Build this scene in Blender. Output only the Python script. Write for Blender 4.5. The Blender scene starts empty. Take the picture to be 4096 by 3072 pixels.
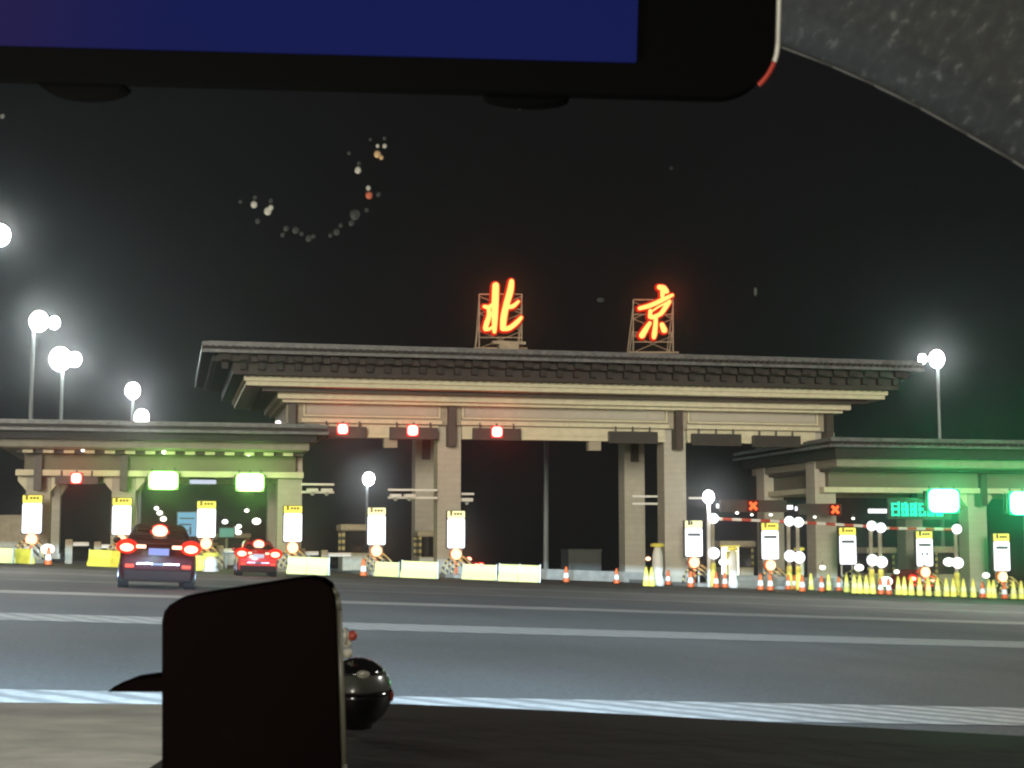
import bpy, bmesh, math, random
from mathutils import Vector, Matrix
random.seed(7)
R = math.radians
sc = bpy.context.scene
COL = sc.collection

# ------------------------------------------------------------------ camera
F = 1536.0                      # focal length in pixels of a 1024 wide frame
YAW, PITCH, EYE = R(12.7), math.atan(161 / 1536.0), 0.9
cr = Vector((math.cos(YAW), -math.sin(YAW), 0))
ch = Vector((math.sin(YAW), math.cos(YAW), 0))
cf = ch * math.cos(PITCH) + Vector((0, 0, math.sin(PITCH)))
cu = -ch * math.sin(PITCH) + Vector((0, 0, math.cos(PITCH)))
CAM = Vector((0, 0, EYE))
cam_d = bpy.data.cameras.new('camera')
cam = bpy.data.objects.new('camera', cam_d)
COL.objects.link(cam)
mw = Matrix((cr, cu, -cf)).transposed().to_4x4()
mw.translation = CAM
cam.matrix_world = mw
cam_d.sensor_width = 36
cam_d.lens = 36 * F / 1024
cam_d.clip_start = 0.02
cam_d.clip_end = 4000
cam_d.dof.use_dof = True
cam_d.dof.focus_distance = 95
cam_d.dof.aperture_fstop = 60
sc.camera = cam

# ------------------------------------------------------------------ world, light, exposure
w = bpy.data.worlds.new('World')
sc.world = w
w.use_nodes = True
wn = w.node_tree.nodes
bg = wn['Background']
sky = wn.new('ShaderNodeTexSky')
sky.sky_type = 'NISHITA'
sky.sun_disc = False
sky.sun_elevation = R(-4)
sky.sun_rotation = R(200)
mixs = wn.new('ShaderNodeMix'); mixs.data_type = 'RGBA'; mixs.blend_type = 'ADD'
mixs.inputs[0].default_value = 0.02
mixs.inputs[6].default_value = (0.0058, 0.0057, 0.0058, 1)   # city glow of a night sky
w.node_tree.links.new(sky.outputs[0], mixs.inputs[7])
w.node_tree.links.new(mixs.outputs[2], bg.inputs[0])
bg.inputs[1].default_value = 1.0

sun_d = bpy.data.lights.new('plaza_light', 'SUN')
sun_d.energy = 2.6
sun_d.angle = R(14)
sun_d.color = (1.0, 0.93, 0.76)
sun = bpy.data.objects.new('plaza_light', sun_d)
COL.objects.link(sun)
sun.rotation_euler = Vector((0.30, 1.0, -0.10)).to_track_quat('-Z', 'Y').to_euler()

# added fill spots over the plaza, outside the frame and without fixtures
for i, (lx, ly, lz, e_) in enumerate(((-14, 62, 15, 9000), (-15, 26, 14, 7000), (38, 48, 15, 12000), (78, 66, 13, 12000), (22, 4, 14, 7000))):
    ld = bpy.data.lights.new('street_light', 'SPOT'); ld.energy = e_ * 2; ld.color = (1, .97, .88); ld.shadow_soft_size = .8
    ld.spot_size = R(150); ld.spot_blend = .6
    lo = bpy.data.objects.new('street_light', ld); COL.objects.link(lo); lo.location = (lx, ly, lz)

sc.view_settings.view_transform = 'Standard'
sc.view_settings.look = 'None'
sc.view_settings.exposure = 0
sc.view_settings.gamma = 1
sc.render.engine = 'CYCLES'
cy = sc.cycles
cy.use_denoising = True
cy.max_bounces = 6
cy.diffuse_bounces = 2
cy.glossy_bounces = 2
cy.volume_bounces = 0
cy.transparent_max_bounces = 8
cy.caustics_reflective = False
cy.caustics_refractive = False
cy.sample_clamp_indirect = 3
cy.pixel_filter_type = 'BLACKMAN_HARRIS'
cy.filter_width = 2.2

# ------------------------------------------------------------------ measuring helpers (disp = 2212 wide view of the photo)
S = 1024 / 2212.0
def ray(dx, dy):
    return cr * (dx * S - 512) + cu * (384 - dy * S) + cf * F
def U(dx, dy, Y):
    d = ray(dx, dy); return CAM + d * (Y / d.y)
def K(dx, dy, dist):
    return CAM + ray(dx, dy) * (dist / F)
GA, GB = -0.039, -0.005
def gz(x, y):
    return GA * x + GB * y
def G(dx, dy):
    d = ray(dx, dy); return CAM + d * (-EYE / (d.z - GA * d.x - GB * d.y))
def Z(dx, dy, Y): return U(dx, dy, Y).z
def X(dx, Y, dy=1150): return U(dx, dy, Y).x

# ------------------------------------------------------------------ materials
M = {}
def mat(name, col, rough=0.7, metal=0.0, emit=None, es=0.0, vary=0.0, scale=3.0, bump=0.0, spec=None, brick=None, coat=0.0):
    m = bpy.data.materials.new(name)
    m.use_nodes = True
    nt = m.node_tree
    b = nt.nodes['Principled BSDF']
    c4 = (*col, 1)
    b.inputs['Base Color'].default_value = c4
    b.inputs['Roughness'].default_value = rough
    b.inputs['Metallic'].default_value = metal
    if spec is not None: b.inputs['Specular IOR Level'].default_value = spec
    if coat: b.inputs['Coat Weight'].default_value = coat
    if emit:
        b.inputs['Emission Color'].default_value = (*emit, 1)
        b.inputs['Emission Strength'].default_value = es
    if vary or bump or brick:
        tc = nt.nodes.new('ShaderNodeTexCoord')
        n = nt.nodes.new('ShaderNodeTexNoise')
        n.inputs['Scale'].default_value = scale
        n.inputs['Detail'].default_value = 6
        nt.links.new(tc.outputs['Object'], n.inputs['Vector'])
        if vary:
            r = nt.nodes.new('ShaderNodeValToRGB')
            r.color_ramp.elements[0].position = 0.3
            r.color_ramp.elements[1].position = 0.7
            r.color_ramp.elements[0].color = (*[c * (1 - vary) for c in col], 1)
            r.color_ramp.elements[1].color = (*[min(1, c * (1 + vary)) for c in col], 1)
            nt.links.new(n.outputs['Fac'], r.inputs[0])
            out = r.outputs[0]
            if brick:
                bt = nt.nodes.new('ShaderNodeTexBrick')
                bt.inputs['Scale'].default_value = 1
                bt.inputs['Brick Width'].default_value = brick[0]
                bt.inputs['Row Height'].default_value = brick[1]
                bt.inputs['Mortar Size'].default_value = brick[2]
                sx = nt.nodes.new('ShaderNodeSeparateXYZ'); ax = nt.nodes.new('ShaderNodeMath'); cx = nt.nodes.new('ShaderNodeCombineXYZ')
                nt.links.new(tc.outputs['Object'], sx.inputs[0])
                nt.links.new(sx.outputs[0], ax.inputs[0]); nt.links.new(sx.outputs[1], ax.inputs[1])
                nt.links.new(ax.outputs[0], cx.inputs[0]); nt.links.new(sx.outputs[2], cx.inputs[1])
                nt.links.new(cx.outputs[0], bt.inputs['Vector'])
                bt.inputs['Mortar'].default_value = (*[c * .74 for c in col], 1)
                bt.inputs['Color2'].default_value = (*[c * .95 for c in col], 1)
                nt.links.new(out, bt.inputs['Color1'])
                out = bt.outputs[0]
            nt.links.new(out, b.inputs['Base Color'])
        if bump:
            bp = nt.nodes.new('ShaderNodeBump')
            bp.inputs['Strength'].default_value = bump
            bp.inputs['Distance'].default_value = 0.02
            nt.links.new(n.outputs['Fac'], bp.inputs['Height'])
            nt.links.new(bp.outputs[0], b.inputs['Normal'])
    M[name] = m
    return m

def striped(name, c1, c2, freq, axis=(0, 0, 1), rough=.6, es=0):
    m = mat(name, c1, rough)
    nt = m.node_tree
    tc = nt.nodes.new('ShaderNodeTexCoord')
    dt = nt.nodes.new('ShaderNodeVectorMath'); dt.operation = 'DOT_PRODUCT'
    dt.inputs[1].default_value = [a * freq for a in axis]
    fr = nt.nodes.new('ShaderNodeMath'); fr.operation = 'FRACT'
    gt = nt.nodes.new('ShaderNodeMath'); gt.operation = 'GREATER_THAN'; gt.inputs[1].default_value = .5
    mx = nt.nodes.new('ShaderNodeMix'); mx.data_type = 'RGBA'
    mx.inputs[6].default_value = (*c1, 1); mx.inputs[7].default_value = (*c2, 1)
    L = nt.links.new
    L(tc.outputs['Object'], dt.inputs[0]); L(dt.outputs['Value'], fr.inputs[0]); L(fr.outputs[0], gt.inputs[0])
    L(gt.outputs[0], mx.inputs[0]); L(mx.outputs[2], nt.nodes['Principled BSDF'].inputs['Base Color'])
    return m

def asphalt_mat():
    m = mat('asphalt', (.125, .125, .122), .8, spec=.3)
    nt = m.node_tree; L = nt.links.new; b = nt.nodes['Principled BSDF']
    tc = nt.nodes.new('ShaderNodeTexCoord')
    def noise(scale, detail, sx=1, sy=1):
        mp = nt.nodes.new('ShaderNodeMapping'); mp.inputs['Scale'].default_value = (sx, sy, 1)
        n = nt.nodes.new('ShaderNodeTexNoise'); n.inputs['Scale'].default_value = scale; n.inputs['Detail'].default_value = detail
        L(tc.outputs['Object'], mp.inputs[0]); L(mp.outputs[0], n.inputs['Vector']); return n
    grain, patch, track = noise(28, 4), noise(.22, 5), noise(.5, 3, 1, .06)
    def rng(n, lo, hi, a=.3, c=.7):
        r = nt.nodes.new('ShaderNodeMapRange'); r.inputs[1].default_value = a; r.inputs[2].default_value = c; r.inputs[3].default_value = lo; r.inputs[4].default_value = hi
        L(n.outputs['Fac'], r.inputs[0]); return r
    m1 = nt.nodes.new('ShaderNodeMath'); m1.operation = 'MULTIPLY'; m2 = nt.nodes.new('ShaderNodeMath'); m2.operation = 'MULTIPLY'
    L(rng(grain, .72, 1.28).outputs[0], m1.inputs[0]); L(rng(patch, .86, 1.12).outputs[0], m1.inputs[1])
    L(m1.outputs[0], m2.inputs[0]); L(rng(track, .76, 1.08).outputs[0], m2.inputs[1])
    vm = nt.nodes.new('ShaderNodeVectorMath'); vm.operation = 'SCALE'; vm.inputs[0].default_value = (.155, .155, .153)
    L(m2.outputs[0], vm.inputs['Scale']); L(vm.outputs[0], b.inputs['Base Color'])
    bp = nt.nodes.new('ShaderNodeBump'); bp.inputs['Strength'].default_value = .3; bp.inputs['Distance'].default_value = .01
    L(grain.outputs['Fac'], bp.inputs['Height']); L(bp.outputs[0], b.inputs['Normal'])
asphalt_mat()
mat('concrete', (.30, .29, .26), .8, vary=.2, scale=2)
mat('soil', (.012, .012, .011), .95, vary=.3, scale=.4)  # darkness beyond the plaza lights put into a near-black colour
mat('stone', (.455, .42, .345), .75, vary=.10, scale=1.6, brick=(1.3, .42, .012))
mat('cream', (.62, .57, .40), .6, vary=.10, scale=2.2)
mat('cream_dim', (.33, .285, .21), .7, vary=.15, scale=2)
mat('band_panel', (.17, .15, .105), .75, vary=.12, scale=2, brick=(2.2, .6, .01))  # darker than the cream: dimness of the side gates put into the colour
mat('cornice_tan', (.27, .245, .19), .7, vary=.12, scale=2)  # side gate cornice, its dim look likewise painted as a darker tone
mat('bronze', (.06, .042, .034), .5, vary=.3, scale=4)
mat('roof_tile', (.024, .019, .016), .7, vary=.35, scale=5)
mat('roof_edge', (.13, .13, .13), .45, vary=.35, scale=3)
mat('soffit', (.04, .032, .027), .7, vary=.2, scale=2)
mat('dark_box', (.035, .028, .022), .5, vary=.3)
mat('galv', (.42, .42, .40), .4, .3)
mat('pole_grey', (.22, .24, .24), .5, .2)
mat('white_paint', (.75, .74, .68), .5)
mat('booth', (.34, .29, .2), .6, vary=.2)
mat('box_grey', (.05, .052, .048), .6, vary=.2)
mat('black', (.012, .012, .012), .4)
mat('rubber', (.006, .006, .006), .85, spec=.1)
mat('glass_dark', (.012, .01, .01), .12, spec=.6)
mat('orange', (.75, .14, .03), .5)
mat('cone_refl', (.95, .84, .14), .5)
mat('cone_white', (.9, .9, .85), .5)
mat('barrier', (.98, .90, .36), .5, vary=.03, scale=3)
mat('barrier_yellow', (.88, .72, .08), .5, vary=.12, scale=3)
mat('suv_paint', (.016, .003, .004), .45, coat=.04, spec=.12)
mat('red_paint', (.30, .02, .018), .25, coat=.6)
mat('chrome', (.16, .16, .19), .45, 1)
mat('bumper_black', (.006, .003, .003), .8, spec=.1)
def em(name, col, s): return mat(name, (.004, .004, .004), .6, emit=col, es=s, spec=.05)
em('lamp_white', (.92, 1, .98), 60)
em('lamp_far', (.93, .97, 1), 60)
em('ball_white', (.95, .97, 1), 2.6)
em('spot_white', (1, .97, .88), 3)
em('board_white', (.93, .96, 1), 2.2)
em('board_yellow', (1, .87, .13), 1.5)
em('board_pale', (1, .96, .50), 1.6)
em('led_red', (1, .012, .01), 1.3)
em('led_red_core', (1, .12, .10), 13)
em('led_red_dim', (1, .13, .03), 2.2)
em('led_green', (.45, 1, .22), .9)
em('led_emerald', (.02, .95, .33), .95)
em('led_emerald_core', (.06, 1, .36), 30)
em('led_green_core', (.30, 1, .16), 11)
em('led_back', (1, .01, .005), .10)
em('led_cyan', (.03, .9, .50), 1.7)
em('flasher', (1, .66, .36), 2.6)
em('tail_red', (1, .025, .010), 1.1)
em('tail_core', (1, .55, .36), 3.2)
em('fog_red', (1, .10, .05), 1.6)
em('plate_lit', (.36, .46, 1), 1.0)
em('plate_white', (.75, .8, 1), .9)
em('sign_core', (1, .62, .15), 1.7)
em('sign_red', (1, .012, .004), .75)
em('screen_blue', (.25, .6, .85), .75)
em('screen_green', (.22, .6, .42), .6)
em('mirror_screen', (.0065, .0105, .078), 1.0)
def screen_content():
    m = M['mirror_screen']; nt = m.node_tree; L = nt.links.new; b = nt.nodes['Principled BSDF']
    b.inputs['Base Color'].default_value = (0, 0, 0, 1); b.inputs['IOR'].default_value = 1.0
    tc = nt.nodes.new('ShaderNodeTexCoord'); n = nt.nodes.new('ShaderNodeTexNoise'); n.inputs['Scale'].default_value = 6; n.inputs['Detail'].default_value = 2
    sx = nt.nodes.new('ShaderNodeSeparateXYZ'); L(tc.outputs['Object'], sx.inputs[0])
    mr = nt.nodes.new('ShaderNodeMapRange'); mr.inputs[1].default_value = -.27; mr.inputs[2].default_value = -.20; mr.inputs[3].default_value = .8; mr.inputs[4].default_value = 0
    L(sx.outputs[0], mr.inputs[0]); L(tc.outputs['Object'], n.inputs['Vector'])
    ad = nt.nodes.new('ShaderNodeMath'); ad.operation = 'MULTIPLY_ADD'; ad.inputs[1].default_value = .35; L(n.outputs['Fac'], ad.inputs[0]); L(mr.outputs[0], ad.inputs[2])
    mx = nt.nodes.new('ShaderNodeMix'); mx.data_type = 'RGBA'; mx.inputs[6].default_value = (.006, .0115, .078, 1); mx.inputs[7].default_value = (.022, .015, .062, 1)
    L(ad.outputs[0], mx.inputs[0]); L(mx.outputs[2], b.inputs['Emission Color'])
screen_content()
striped('hazard', (.02, .018, .015), (.42, .36, .16), 3.2, (.7, 0, .7))
striped('hazard_flat', (.03, .028, .02), (.5, .42, .15), 2.2, (0, 0, 1))
striped('bar_stripe', (.85, .82, .75), (.55, .06, .03), .75, (1, 0, 0))
mat('header_ink', (.30, .22, .02), .7)
mat('mark_ink', (.02, .025, .03), .6)

# mirror housing, dashboard and so on
mat('mirror_glass', (.0025, .0025, .0025), .6, spec=.03)
for n_ in ('mirror_glass',):
    M[n_].node_tree.nodes['Principled BSDF'].inputs['IOR'].default_value = 1.0
mat('rim_silver', (.6, .59, .53), .4, .1)
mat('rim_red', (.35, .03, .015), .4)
mat('dash_pale', (.70, .69, .63), .75, vary=.16, scale=18, bump=.25)  # paler colour for the left part of the dashboard
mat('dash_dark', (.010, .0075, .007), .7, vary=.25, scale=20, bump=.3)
mat('dash_edge', (.10, .055, .045), .6, vary=.3, scale=14)
mat('phone_black', (.0016, .0009, .0008), .7, spec=.03)
M['phone_black'].node_tree.nodes['Principled BSDF'].inputs['IOR'].default_value = 1.0
mat('phone_rim', (.09, .085, .065), .4)
mat('bead_white', (.55, .52, .42), .3)
mat('bead_red', (.35, .05, .03), .4)
mat('fleck_white', (.75, .72, .62), .4)
mat('fleck_warm', (.9, .6, .3), .4)
mat('fleck_red', (.85, .22, .12), .4)
mat('fleck_dim', (.075, .08, .075), .6)

def liner_mat():
    m = mat('headliner', (.1, .1, .09), .95)
    nt = m.node_tree; L = nt.links.new
    tc = nt.nodes.new('ShaderNodeTexCoord')
    n = nt.nodes.new('ShaderNodeTexNoise'); n.inputs['Scale'].default_value = 260; n.inputs['Detail'].default_value = 3
    r = nt.nodes.new('ShaderNodeValToRGB')
    e = r.color_ramp.elements
    e[0].position = .42; e[0].color = (.038, .038, .035, 1)
    e[1].position = .74; e[1].color = (.15, .15, .13, 1)
    e2 = e.new(.6); e2.color = (.055, .055, .049, 1)
    mp = nt.nodes.new('ShaderNodeMapping'); mp.inputs['Scale'].default_value = (1, .3, .8)
    L(tc.outputs['Object'], mp.inputs[0]); L(mp.outputs[0], n.inputs['Vector']); L(n.outputs['Fac'], r.inputs[0])
    L(r.outputs[0], nt.nodes['Principled BSDF'].inputs['Base Color'])
liner_mat()
mat('liner_trim', (.07, .07, .068), .7)

# rumble strips: diagonal hatch of worn white paint
def strip_mat(name, fx, fy, lo, hi):
    m = mat(name, (.5, .5, .48), .7)
    nt = m.node_tree; L = nt.links.new
    tc = nt.nodes.new('ShaderNodeTexCoord')
    mp = nt.nodes.new('ShaderNodeVectorMath'); mp.operation = 'DOT_PRODUCT'; mp.inputs[1].default_value = (fx, fy, 0)
    n = nt.nodes.new('ShaderNodeTexNoise'); n.inputs['Scale'].default_value = 3; n.inputs['Detail'].default_value = 5
    ad = nt.nodes.new('ShaderNodeMath'); ad.operation = 'MULTIPLY_ADD'; ad.inputs[1].default_value = .55
    sn = nt.nodes.new('ShaderNodeMath'); sn.operation = 'SINE'
    mu = nt.nodes.new('ShaderNodeMath'); mu.operation = 'MULTIPLY'; mu.inputs[1].default_value = 2 * math.pi
    r = nt.nodes.new('ShaderNodeMapRange'); r.inputs[1].default_value = -.7; r.inputs[2].default_value = .3
    mx = nt.nodes.new('ShaderNodeMix'); mx.data_type = 'RGBA'
    mx.inputs[6].default_value = (*lo, 1); mx.inputs[7].default_value = (*hi, 1)
    L(tc.outputs['Object'], mp.inputs[0]); L(tc.outputs['Object'], n.inputs['Vector'])
    L(n.outputs['Fac'], ad.inputs[0]); L(mp.outputs['Value'], ad.inputs[2])
    L(ad.outputs[0], mu.inputs[0]); L(mu.outputs[0], sn.inputs[0]); L(sn.outputs[0], r.inputs[0])
    n2 = nt.nodes.new('ShaderNodeTexNoise'); n2.inputs['Scale'].default_value = 9; n2.inputs['Detail'].default_value = 6; n2.inputs['Roughness'].default_value = .7
    w2 = nt.nodes.new('ShaderNodeMapRange'); w2.inputs[1].default_value = .35; w2.inputs[2].default_value = .62; w2.inputs[3].default_value = .35; w2.inputs[4].default_value = 1.0
    mm = nt.nodes.new('ShaderNodeMath'); mm.operation = 'MULTIPLY'
    L(tc.outputs['Object'], n2.inputs['Vector']); L(n2.outputs['Fac'], w2.inputs[0]); L(r.outputs[0], mm.inputs[0]); L(w2.outputs[0], mm.inputs[1])
    L(mm.outputs[0], mx.inputs[0]); L(mx.outputs[2], nt.nodes['Principled BSDF'].inputs['Base Color'])
strip_mat('rumble_near', 2.6, 1.9, (.30, .30, .30), (.66, .66, .65))
strip_mat('rumble_mid', 2.6, .9, (.30, .30, .29), (.50, .50, .48))
mat('rumble_far', (.42, .41, .38), .7, vary=.15, scale=.8)
mat('rumble_worn', (.20, .195, .18), .75, vary=.3, scale=.8)
mat('lane_white', (.5, .5, .48), .7, vary=.25, scale=2)

# ------------------------------------------------------------------ mesh builder
class MB:
    def __init__(s): s.bm = bmesh.new()
    def box(s, x0, x1, y0, y1, z0, z1, bev=0, rot=None, piv=None):
        vs = [s.bm.verts.new((x, y, z)) for z in (z0, z1) for y in (y0, y1) for x in (x0, x1)]
        fs = [s.bm.faces.new([vs[i] for i in q]) for q in ((0, 2, 3, 1), (4, 5, 7, 6), (0, 1, 5, 4), (2, 6, 7, 3), (0, 4, 6, 2), (1, 3, 7, 5))]
        if rot is not None:
            bmesh.ops.rotate(s.bm, verts=vs, cent=piv or ((x0 + x1) / 2, (y0 + y1) / 2, (z0 + z1) / 2), matrix=rot)
        if bev:
            ed = {e for f in fs for e in f.edges}
            bmesh.ops.bevel(s.bm, geom=list(ed), offset=bev, segments=2, affect='EDGES', profile=.5)
        return s
    def tube(s, p, q, r, r2=None, n=10):
        p, q = Vector(p), Vector(q)
        d = (q - p)
        a = d.orthogonal().normalized(); b = d.normalized().cross(a)
        r2 = r if r2 is None else r2
        lo = [s.bm.verts.new(p + (a * math.cos(t) + b * math.sin(t)) * r) for t in [2 * math.pi * i / n for i in range(n)]]
        hi = [s.bm.verts.new(q + (a * math.cos(t) + b * math.sin(t)) * r2) for t in [2 * math.pi * i / n for i in range(n)]]
        for i in range(n):
            s.bm.faces.new((lo[i], lo[(i + 1) % n], hi[(i + 1) % n], hi[i]))
        s.bm.faces.new(lo[::-1]); s.bm.faces.new(hi)
        return s
    def path(s, pts, r, n=8):
        for a, b in zip(pts, pts[1:]): s.tube(a, b, r, n=n)
        return s
    def lathe(s, prof, c=(0, 0, 0), n=20):
        rings = []
        for r, z in prof:
            rings.append([s.bm.verts.new((c[0] + r * math.cos(2 * math.pi * i / n), c[1] + r * math.sin(2 * math.pi * i / n), c[2] + z)) for i in range(n)])
        for a, b in zip(rings, rings[1:]):
            for i in range(n): s.bm.faces.new((a[i], a[(i + 1) % n], b[(i + 1) % n], b[i]))
        s.bm.faces.new(rings[0][::-1]); s.bm.faces.new(rings[-1])
        return s
    def ball(s, c, r, sc_=(1, 1, 1), seg=14):
        m = Matrix.Translation(c) @ Matrix.Diagonal((*[r * k for k in sc_], 1))
        bmesh.ops.create_uvsphere(s.bm, u_segments=seg, v_segments=max(6, seg // 2 + 2), radius=1, matrix=m)
        return s
    def prism(s, pts, off):
        """closed polygon of 3D points, thickened by the vector off"""
        off = Vector(off)
        a = [s.bm.verts.new(p) for p in pts]; b = [s.bm.verts.new(Vector(p) + off) for p in pts]
        n = len(a)
        s.bm.faces.new(a); s.bm.faces.new(b[::-1])
        for i in range(n): s.bm.faces.new((a[i], b[i], b[(i + 1) % n], a[(i + 1) % n]))
        return s
    def loft(s, secs):
        """sections of equal length, open strips closed around; capped"""
        rs = [[s.bm.verts.new(p) for p in sec] for sec in secs]
        n = len(rs[0])
        for a, b in zip(rs, rs[1:]):
            for i in range(n): s.bm.faces.new((a[i], a[(i + 1) % n], b[(i + 1) % n], b[i]))
        s.bm.faces.new(rs[0][::-1]); s.bm.faces.new(rs[-1])
        return s
    def sheet(s, pts):
        s.bm.faces.new([s.bm.verts.new(p) for p in pts]); return s
    def build(s, name, m, parent=None, smooth=False, flip=True):
        if flip: bmesh.ops.recalc_face_normals(s.bm, faces=s.bm.faces)
        me = bpy.data.meshes.new(name)
        s.bm.to_mesh(me); s.bm.free()
        me.materials.append(M[m] if isinstance(m, str) else m)
        if smooth:
            for p in me.polygons: p.use_smooth = True
        o = bpy.data.objects.new(name, me)
        COL.objects.link(o)
        if parent: o.parent = parent
        return o

def rrect(x0, x1, z0, z1, r, y, n=8):
    pts = []
    for cx, cz, a0 in ((x1 - r, z0 + r, -90), (x1 - r, z1 - r, 0), (x0 + r, z1 - r, 90), (x0 + r, z0 + r, 180)):
        for k in range(n + 1):
            a = R(a0 + 90 * k / n); pts.append(Vector((cx + r * math.cos(a), y, cz + r * math.sin(a))))
    return pts

def tag(o, label=None, cat=None, group=None, kind=None):
    if label: o['label'] = label
    if cat: o['category'] = cat
    if group: o['group'] = group
    if kind: o['kind'] = kind
    return o
def thing(name, loc, label, cat, group=None, rz=0, ry=0):
    o = bpy.data.objects.new(name, None)
    o.empty_display_size = .2
    COL.objects.link(o)
    o.location = loc; o.rotation_euler = (0, ry, rz)
    return tag(o, label, cat, group)
def copy_tree(o, parent=None):
    c = o.copy(); COL.objects.link(c); c.parent = parent
    for k in list(o.children): copy_tree(k, c)
    return c
def lamp(name, loc, energy, col, size=.3, parent=None):
    d = bpy.data.lights.new(name, 'POINT'); d.energy = energy; d.color = col; d.shadow_soft_size = size
    o = bpy.data.objects.new(name, d); COL.objects.link(o); o.location = loc
    if parent: o.parent = parent
    return o

# ------------------------------------------------------------------ ground, road, markings
def gsheet(name, m, x0, x1, y0, y1, lift, kind='structure', nx=1, ny=1, lab=None):
    b = MB()
    for i in range(nx):
        for j in range(ny):
            xa, xb = x0 + (x1 - x0) * i / nx, x0 + (x1 - x0) * (i + 1) / nx
            ya, yb = y0 + (y1 - y0) * j / ny, y0 + (y1 - y0) * (j + 1) / ny
            b.sheet([(x, y, gz(x, y) + lift) for x, y in ((xa, ya), (xb, ya), (xb, yb), (xa, yb))])
    return tag(b.build(name, m, flip=False), lab, kind=kind)
gsheet('ground', 'soil', -900, 1500, -60, 2600, -.12)
gsheet('road', 'asphalt', -60, 130, -40, 128, 0)
def marking(name, m, pts, lift=.006):
    b = MB(); b.sheet([(x, y, gz(x, y) + lift) for x, y in pts])
    return tag(b.build(name, m, flip=False), kind='structure')
for y0, y1, m in ((9.05, 10.35, 'rumble_near'), (20.1, 22.3, 'rumble_mid'), (31.9, 34.0, 'rumble_far'), (44.5, 46.8, 'rumble_worn'),
                  (57, 59.4, 'rumble_worn'), (69, 71.4, 'rumble_worn')):
    marking('rumble_strip_marking', m, [(-30, y0), (90, y0), (90, y1), (-30, y1)])

# ------------------------------------------------------------------ toll gate buildings
def frame_box(b, x0, x1, y0, y1, z0, z1): b.box(x0, x1, y0, y1, z0, z1)

def column(gate, cx, y, zt, wd, z_cap, wing=0, dark=.30, h2=1.9, front=False):
    """stone column with capital bracket and a dark bronze strip"""
    zb = gz(cx, y) - .2
    b = MB().box(cx - wd / 2, cx + wd / 2, y, y + wd, zb, zt, bev=.04)
    b.box(cx - wd / 2 - .10, cx + wd / 2 + .10, y - .10, y + wd + .10, zb, zb + .75, bev=.03)
    c = b.build('column', 'stone', gate)
    MB().box(cx - dark, cx + dark, y - (1.07 if front else .16), y - .003, z_cap - h2, z_cap).build('bracket', 'bronze', c)
    if wing:
        for s_ in (-1, 1):
            b = MB()
            xa = cx + s_ * wd / 2
            b.prism([(xa, y + .1, zt - .02), (xa + s_ * wing, y + .1, zt - .02), (xa + s_ * wing, y + .1, zt - .3), (xa, y + .1, zt - .95)], (0, wd - .2, 0))
            b.build('corbel', 'cream', c)
    return c

def tiered_roof(gate, x0, x1, ov, yf, yr, zs, tiers):
    pass

# --- the high central gate
MX0, MX1, YF, YR = 8.05, 46.35, 103.0, 113.0
zr = lambda dy, Y: Z(1321, dy, Y)
gate = thing('toll_gate', (0, 0, 0), 'tall cream stone central toll gate with stepped dark roof carrying the red characters', 'toll gate')
z1t, z1b = zr(766, 97), zr(783, 97)
def ring_box(b, xa, xb, ya, yb, z0, z1): b.box(xa, xb, ya, yb, z0, z1)
rb = MB().box(2.13, 51.0, 97, 119, z1b, z1t)
roof = rb.build('roof', 'roof_tile', gate)
b = MB().box(2.05, 51.08, 96.88, 97, z1t - .16, z1t + .12).box(2.02, 51.11, 96.80, 97, z1b - .04, z1b + .16)
b.box(2.05, 2.13, 97, 119.1, z1t - .16, z1t + .12).box(51.0, 51.08, 97, 119.1, z1t - .16, z1t + .12)
b.box(2.02, 2.10, 97, 119.1, z1b - .04, z1b + .16).box(51.03, 51.11, 97, 119.1, z1b - .04, z1b + .16)
b.box(2.4, 50.7, 97.6, 118.4, z1t + .02, z1t + .25)
b.build('roof_edge', 'roof_edge', roof)
# round tile ends of the fascia
b = MB()
x = 2.3
while x < 51:
    b.tube((x, 96.84, (z1t + z1b) / 2 + .02), (x, 97, (z1t + z1b) / 2 + .02), .13, n=8); x += .42
b.build('tile_ends', 'roof_tile', roof)
zA, zB, zC = zr(783, 97.7), zr(803, 98.2), zr(823, 98.8)
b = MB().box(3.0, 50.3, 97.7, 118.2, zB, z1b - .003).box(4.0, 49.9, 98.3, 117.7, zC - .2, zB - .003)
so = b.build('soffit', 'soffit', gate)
b = MB()
x = 3.2
while x < 50.2:
    b.box(x, x + .62, 97.35, 97.7 - .003, zB + .05, z1b - .02)
    b.box(x + .1, x + .5, 97.95, 98.3 - .003, zC + .1, zB - .02)
    x += 1.15
y = 98.2
while y < 117.5:
    b.box(2.7, 3.0 - .003, y, y + .6, zB + .05, z1b - .02); b.box(50.303, 50.6, y, y + .6, zB + .05, z1b - .02)
    y += 1.15
b.build('dentils', 'roof_tile', so)
c2t, c2b = zr(823, 99), zr(849, 99)
b = MB().box(4.75, 49.4, 99, 117, c2b + .28, c2t).box(4.9, 49.25, 99.2, 116.8, c2b, c2b + .277)
b.box(4.65, 49.5, 98.9, 117.1, c2t - .14, c2t + .02)
co = b.build('cornice', 'cream', gate)
b = MB()
x = 4.9
while x < 49.3:
    b.box(x, x + .22, 98.86, 98.997, c2t - .30, c2t - .143); x += .55
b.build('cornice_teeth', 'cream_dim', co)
c3t, c3b = zr(863, 101), zr(875, 101)
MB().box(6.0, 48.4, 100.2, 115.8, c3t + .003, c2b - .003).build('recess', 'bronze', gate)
MB().box(7.05, 47.5, 101, 115, c3b, c3t).box(7.4, 47.1, 101.5, 114.5, c3b - .2, c3b - .003).build('cornice', 'cream', gate)
bt, bb, lb = zr(879, 102.3), zr(924, 102.3), zr(953, 102.6)
b = MB()
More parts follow.
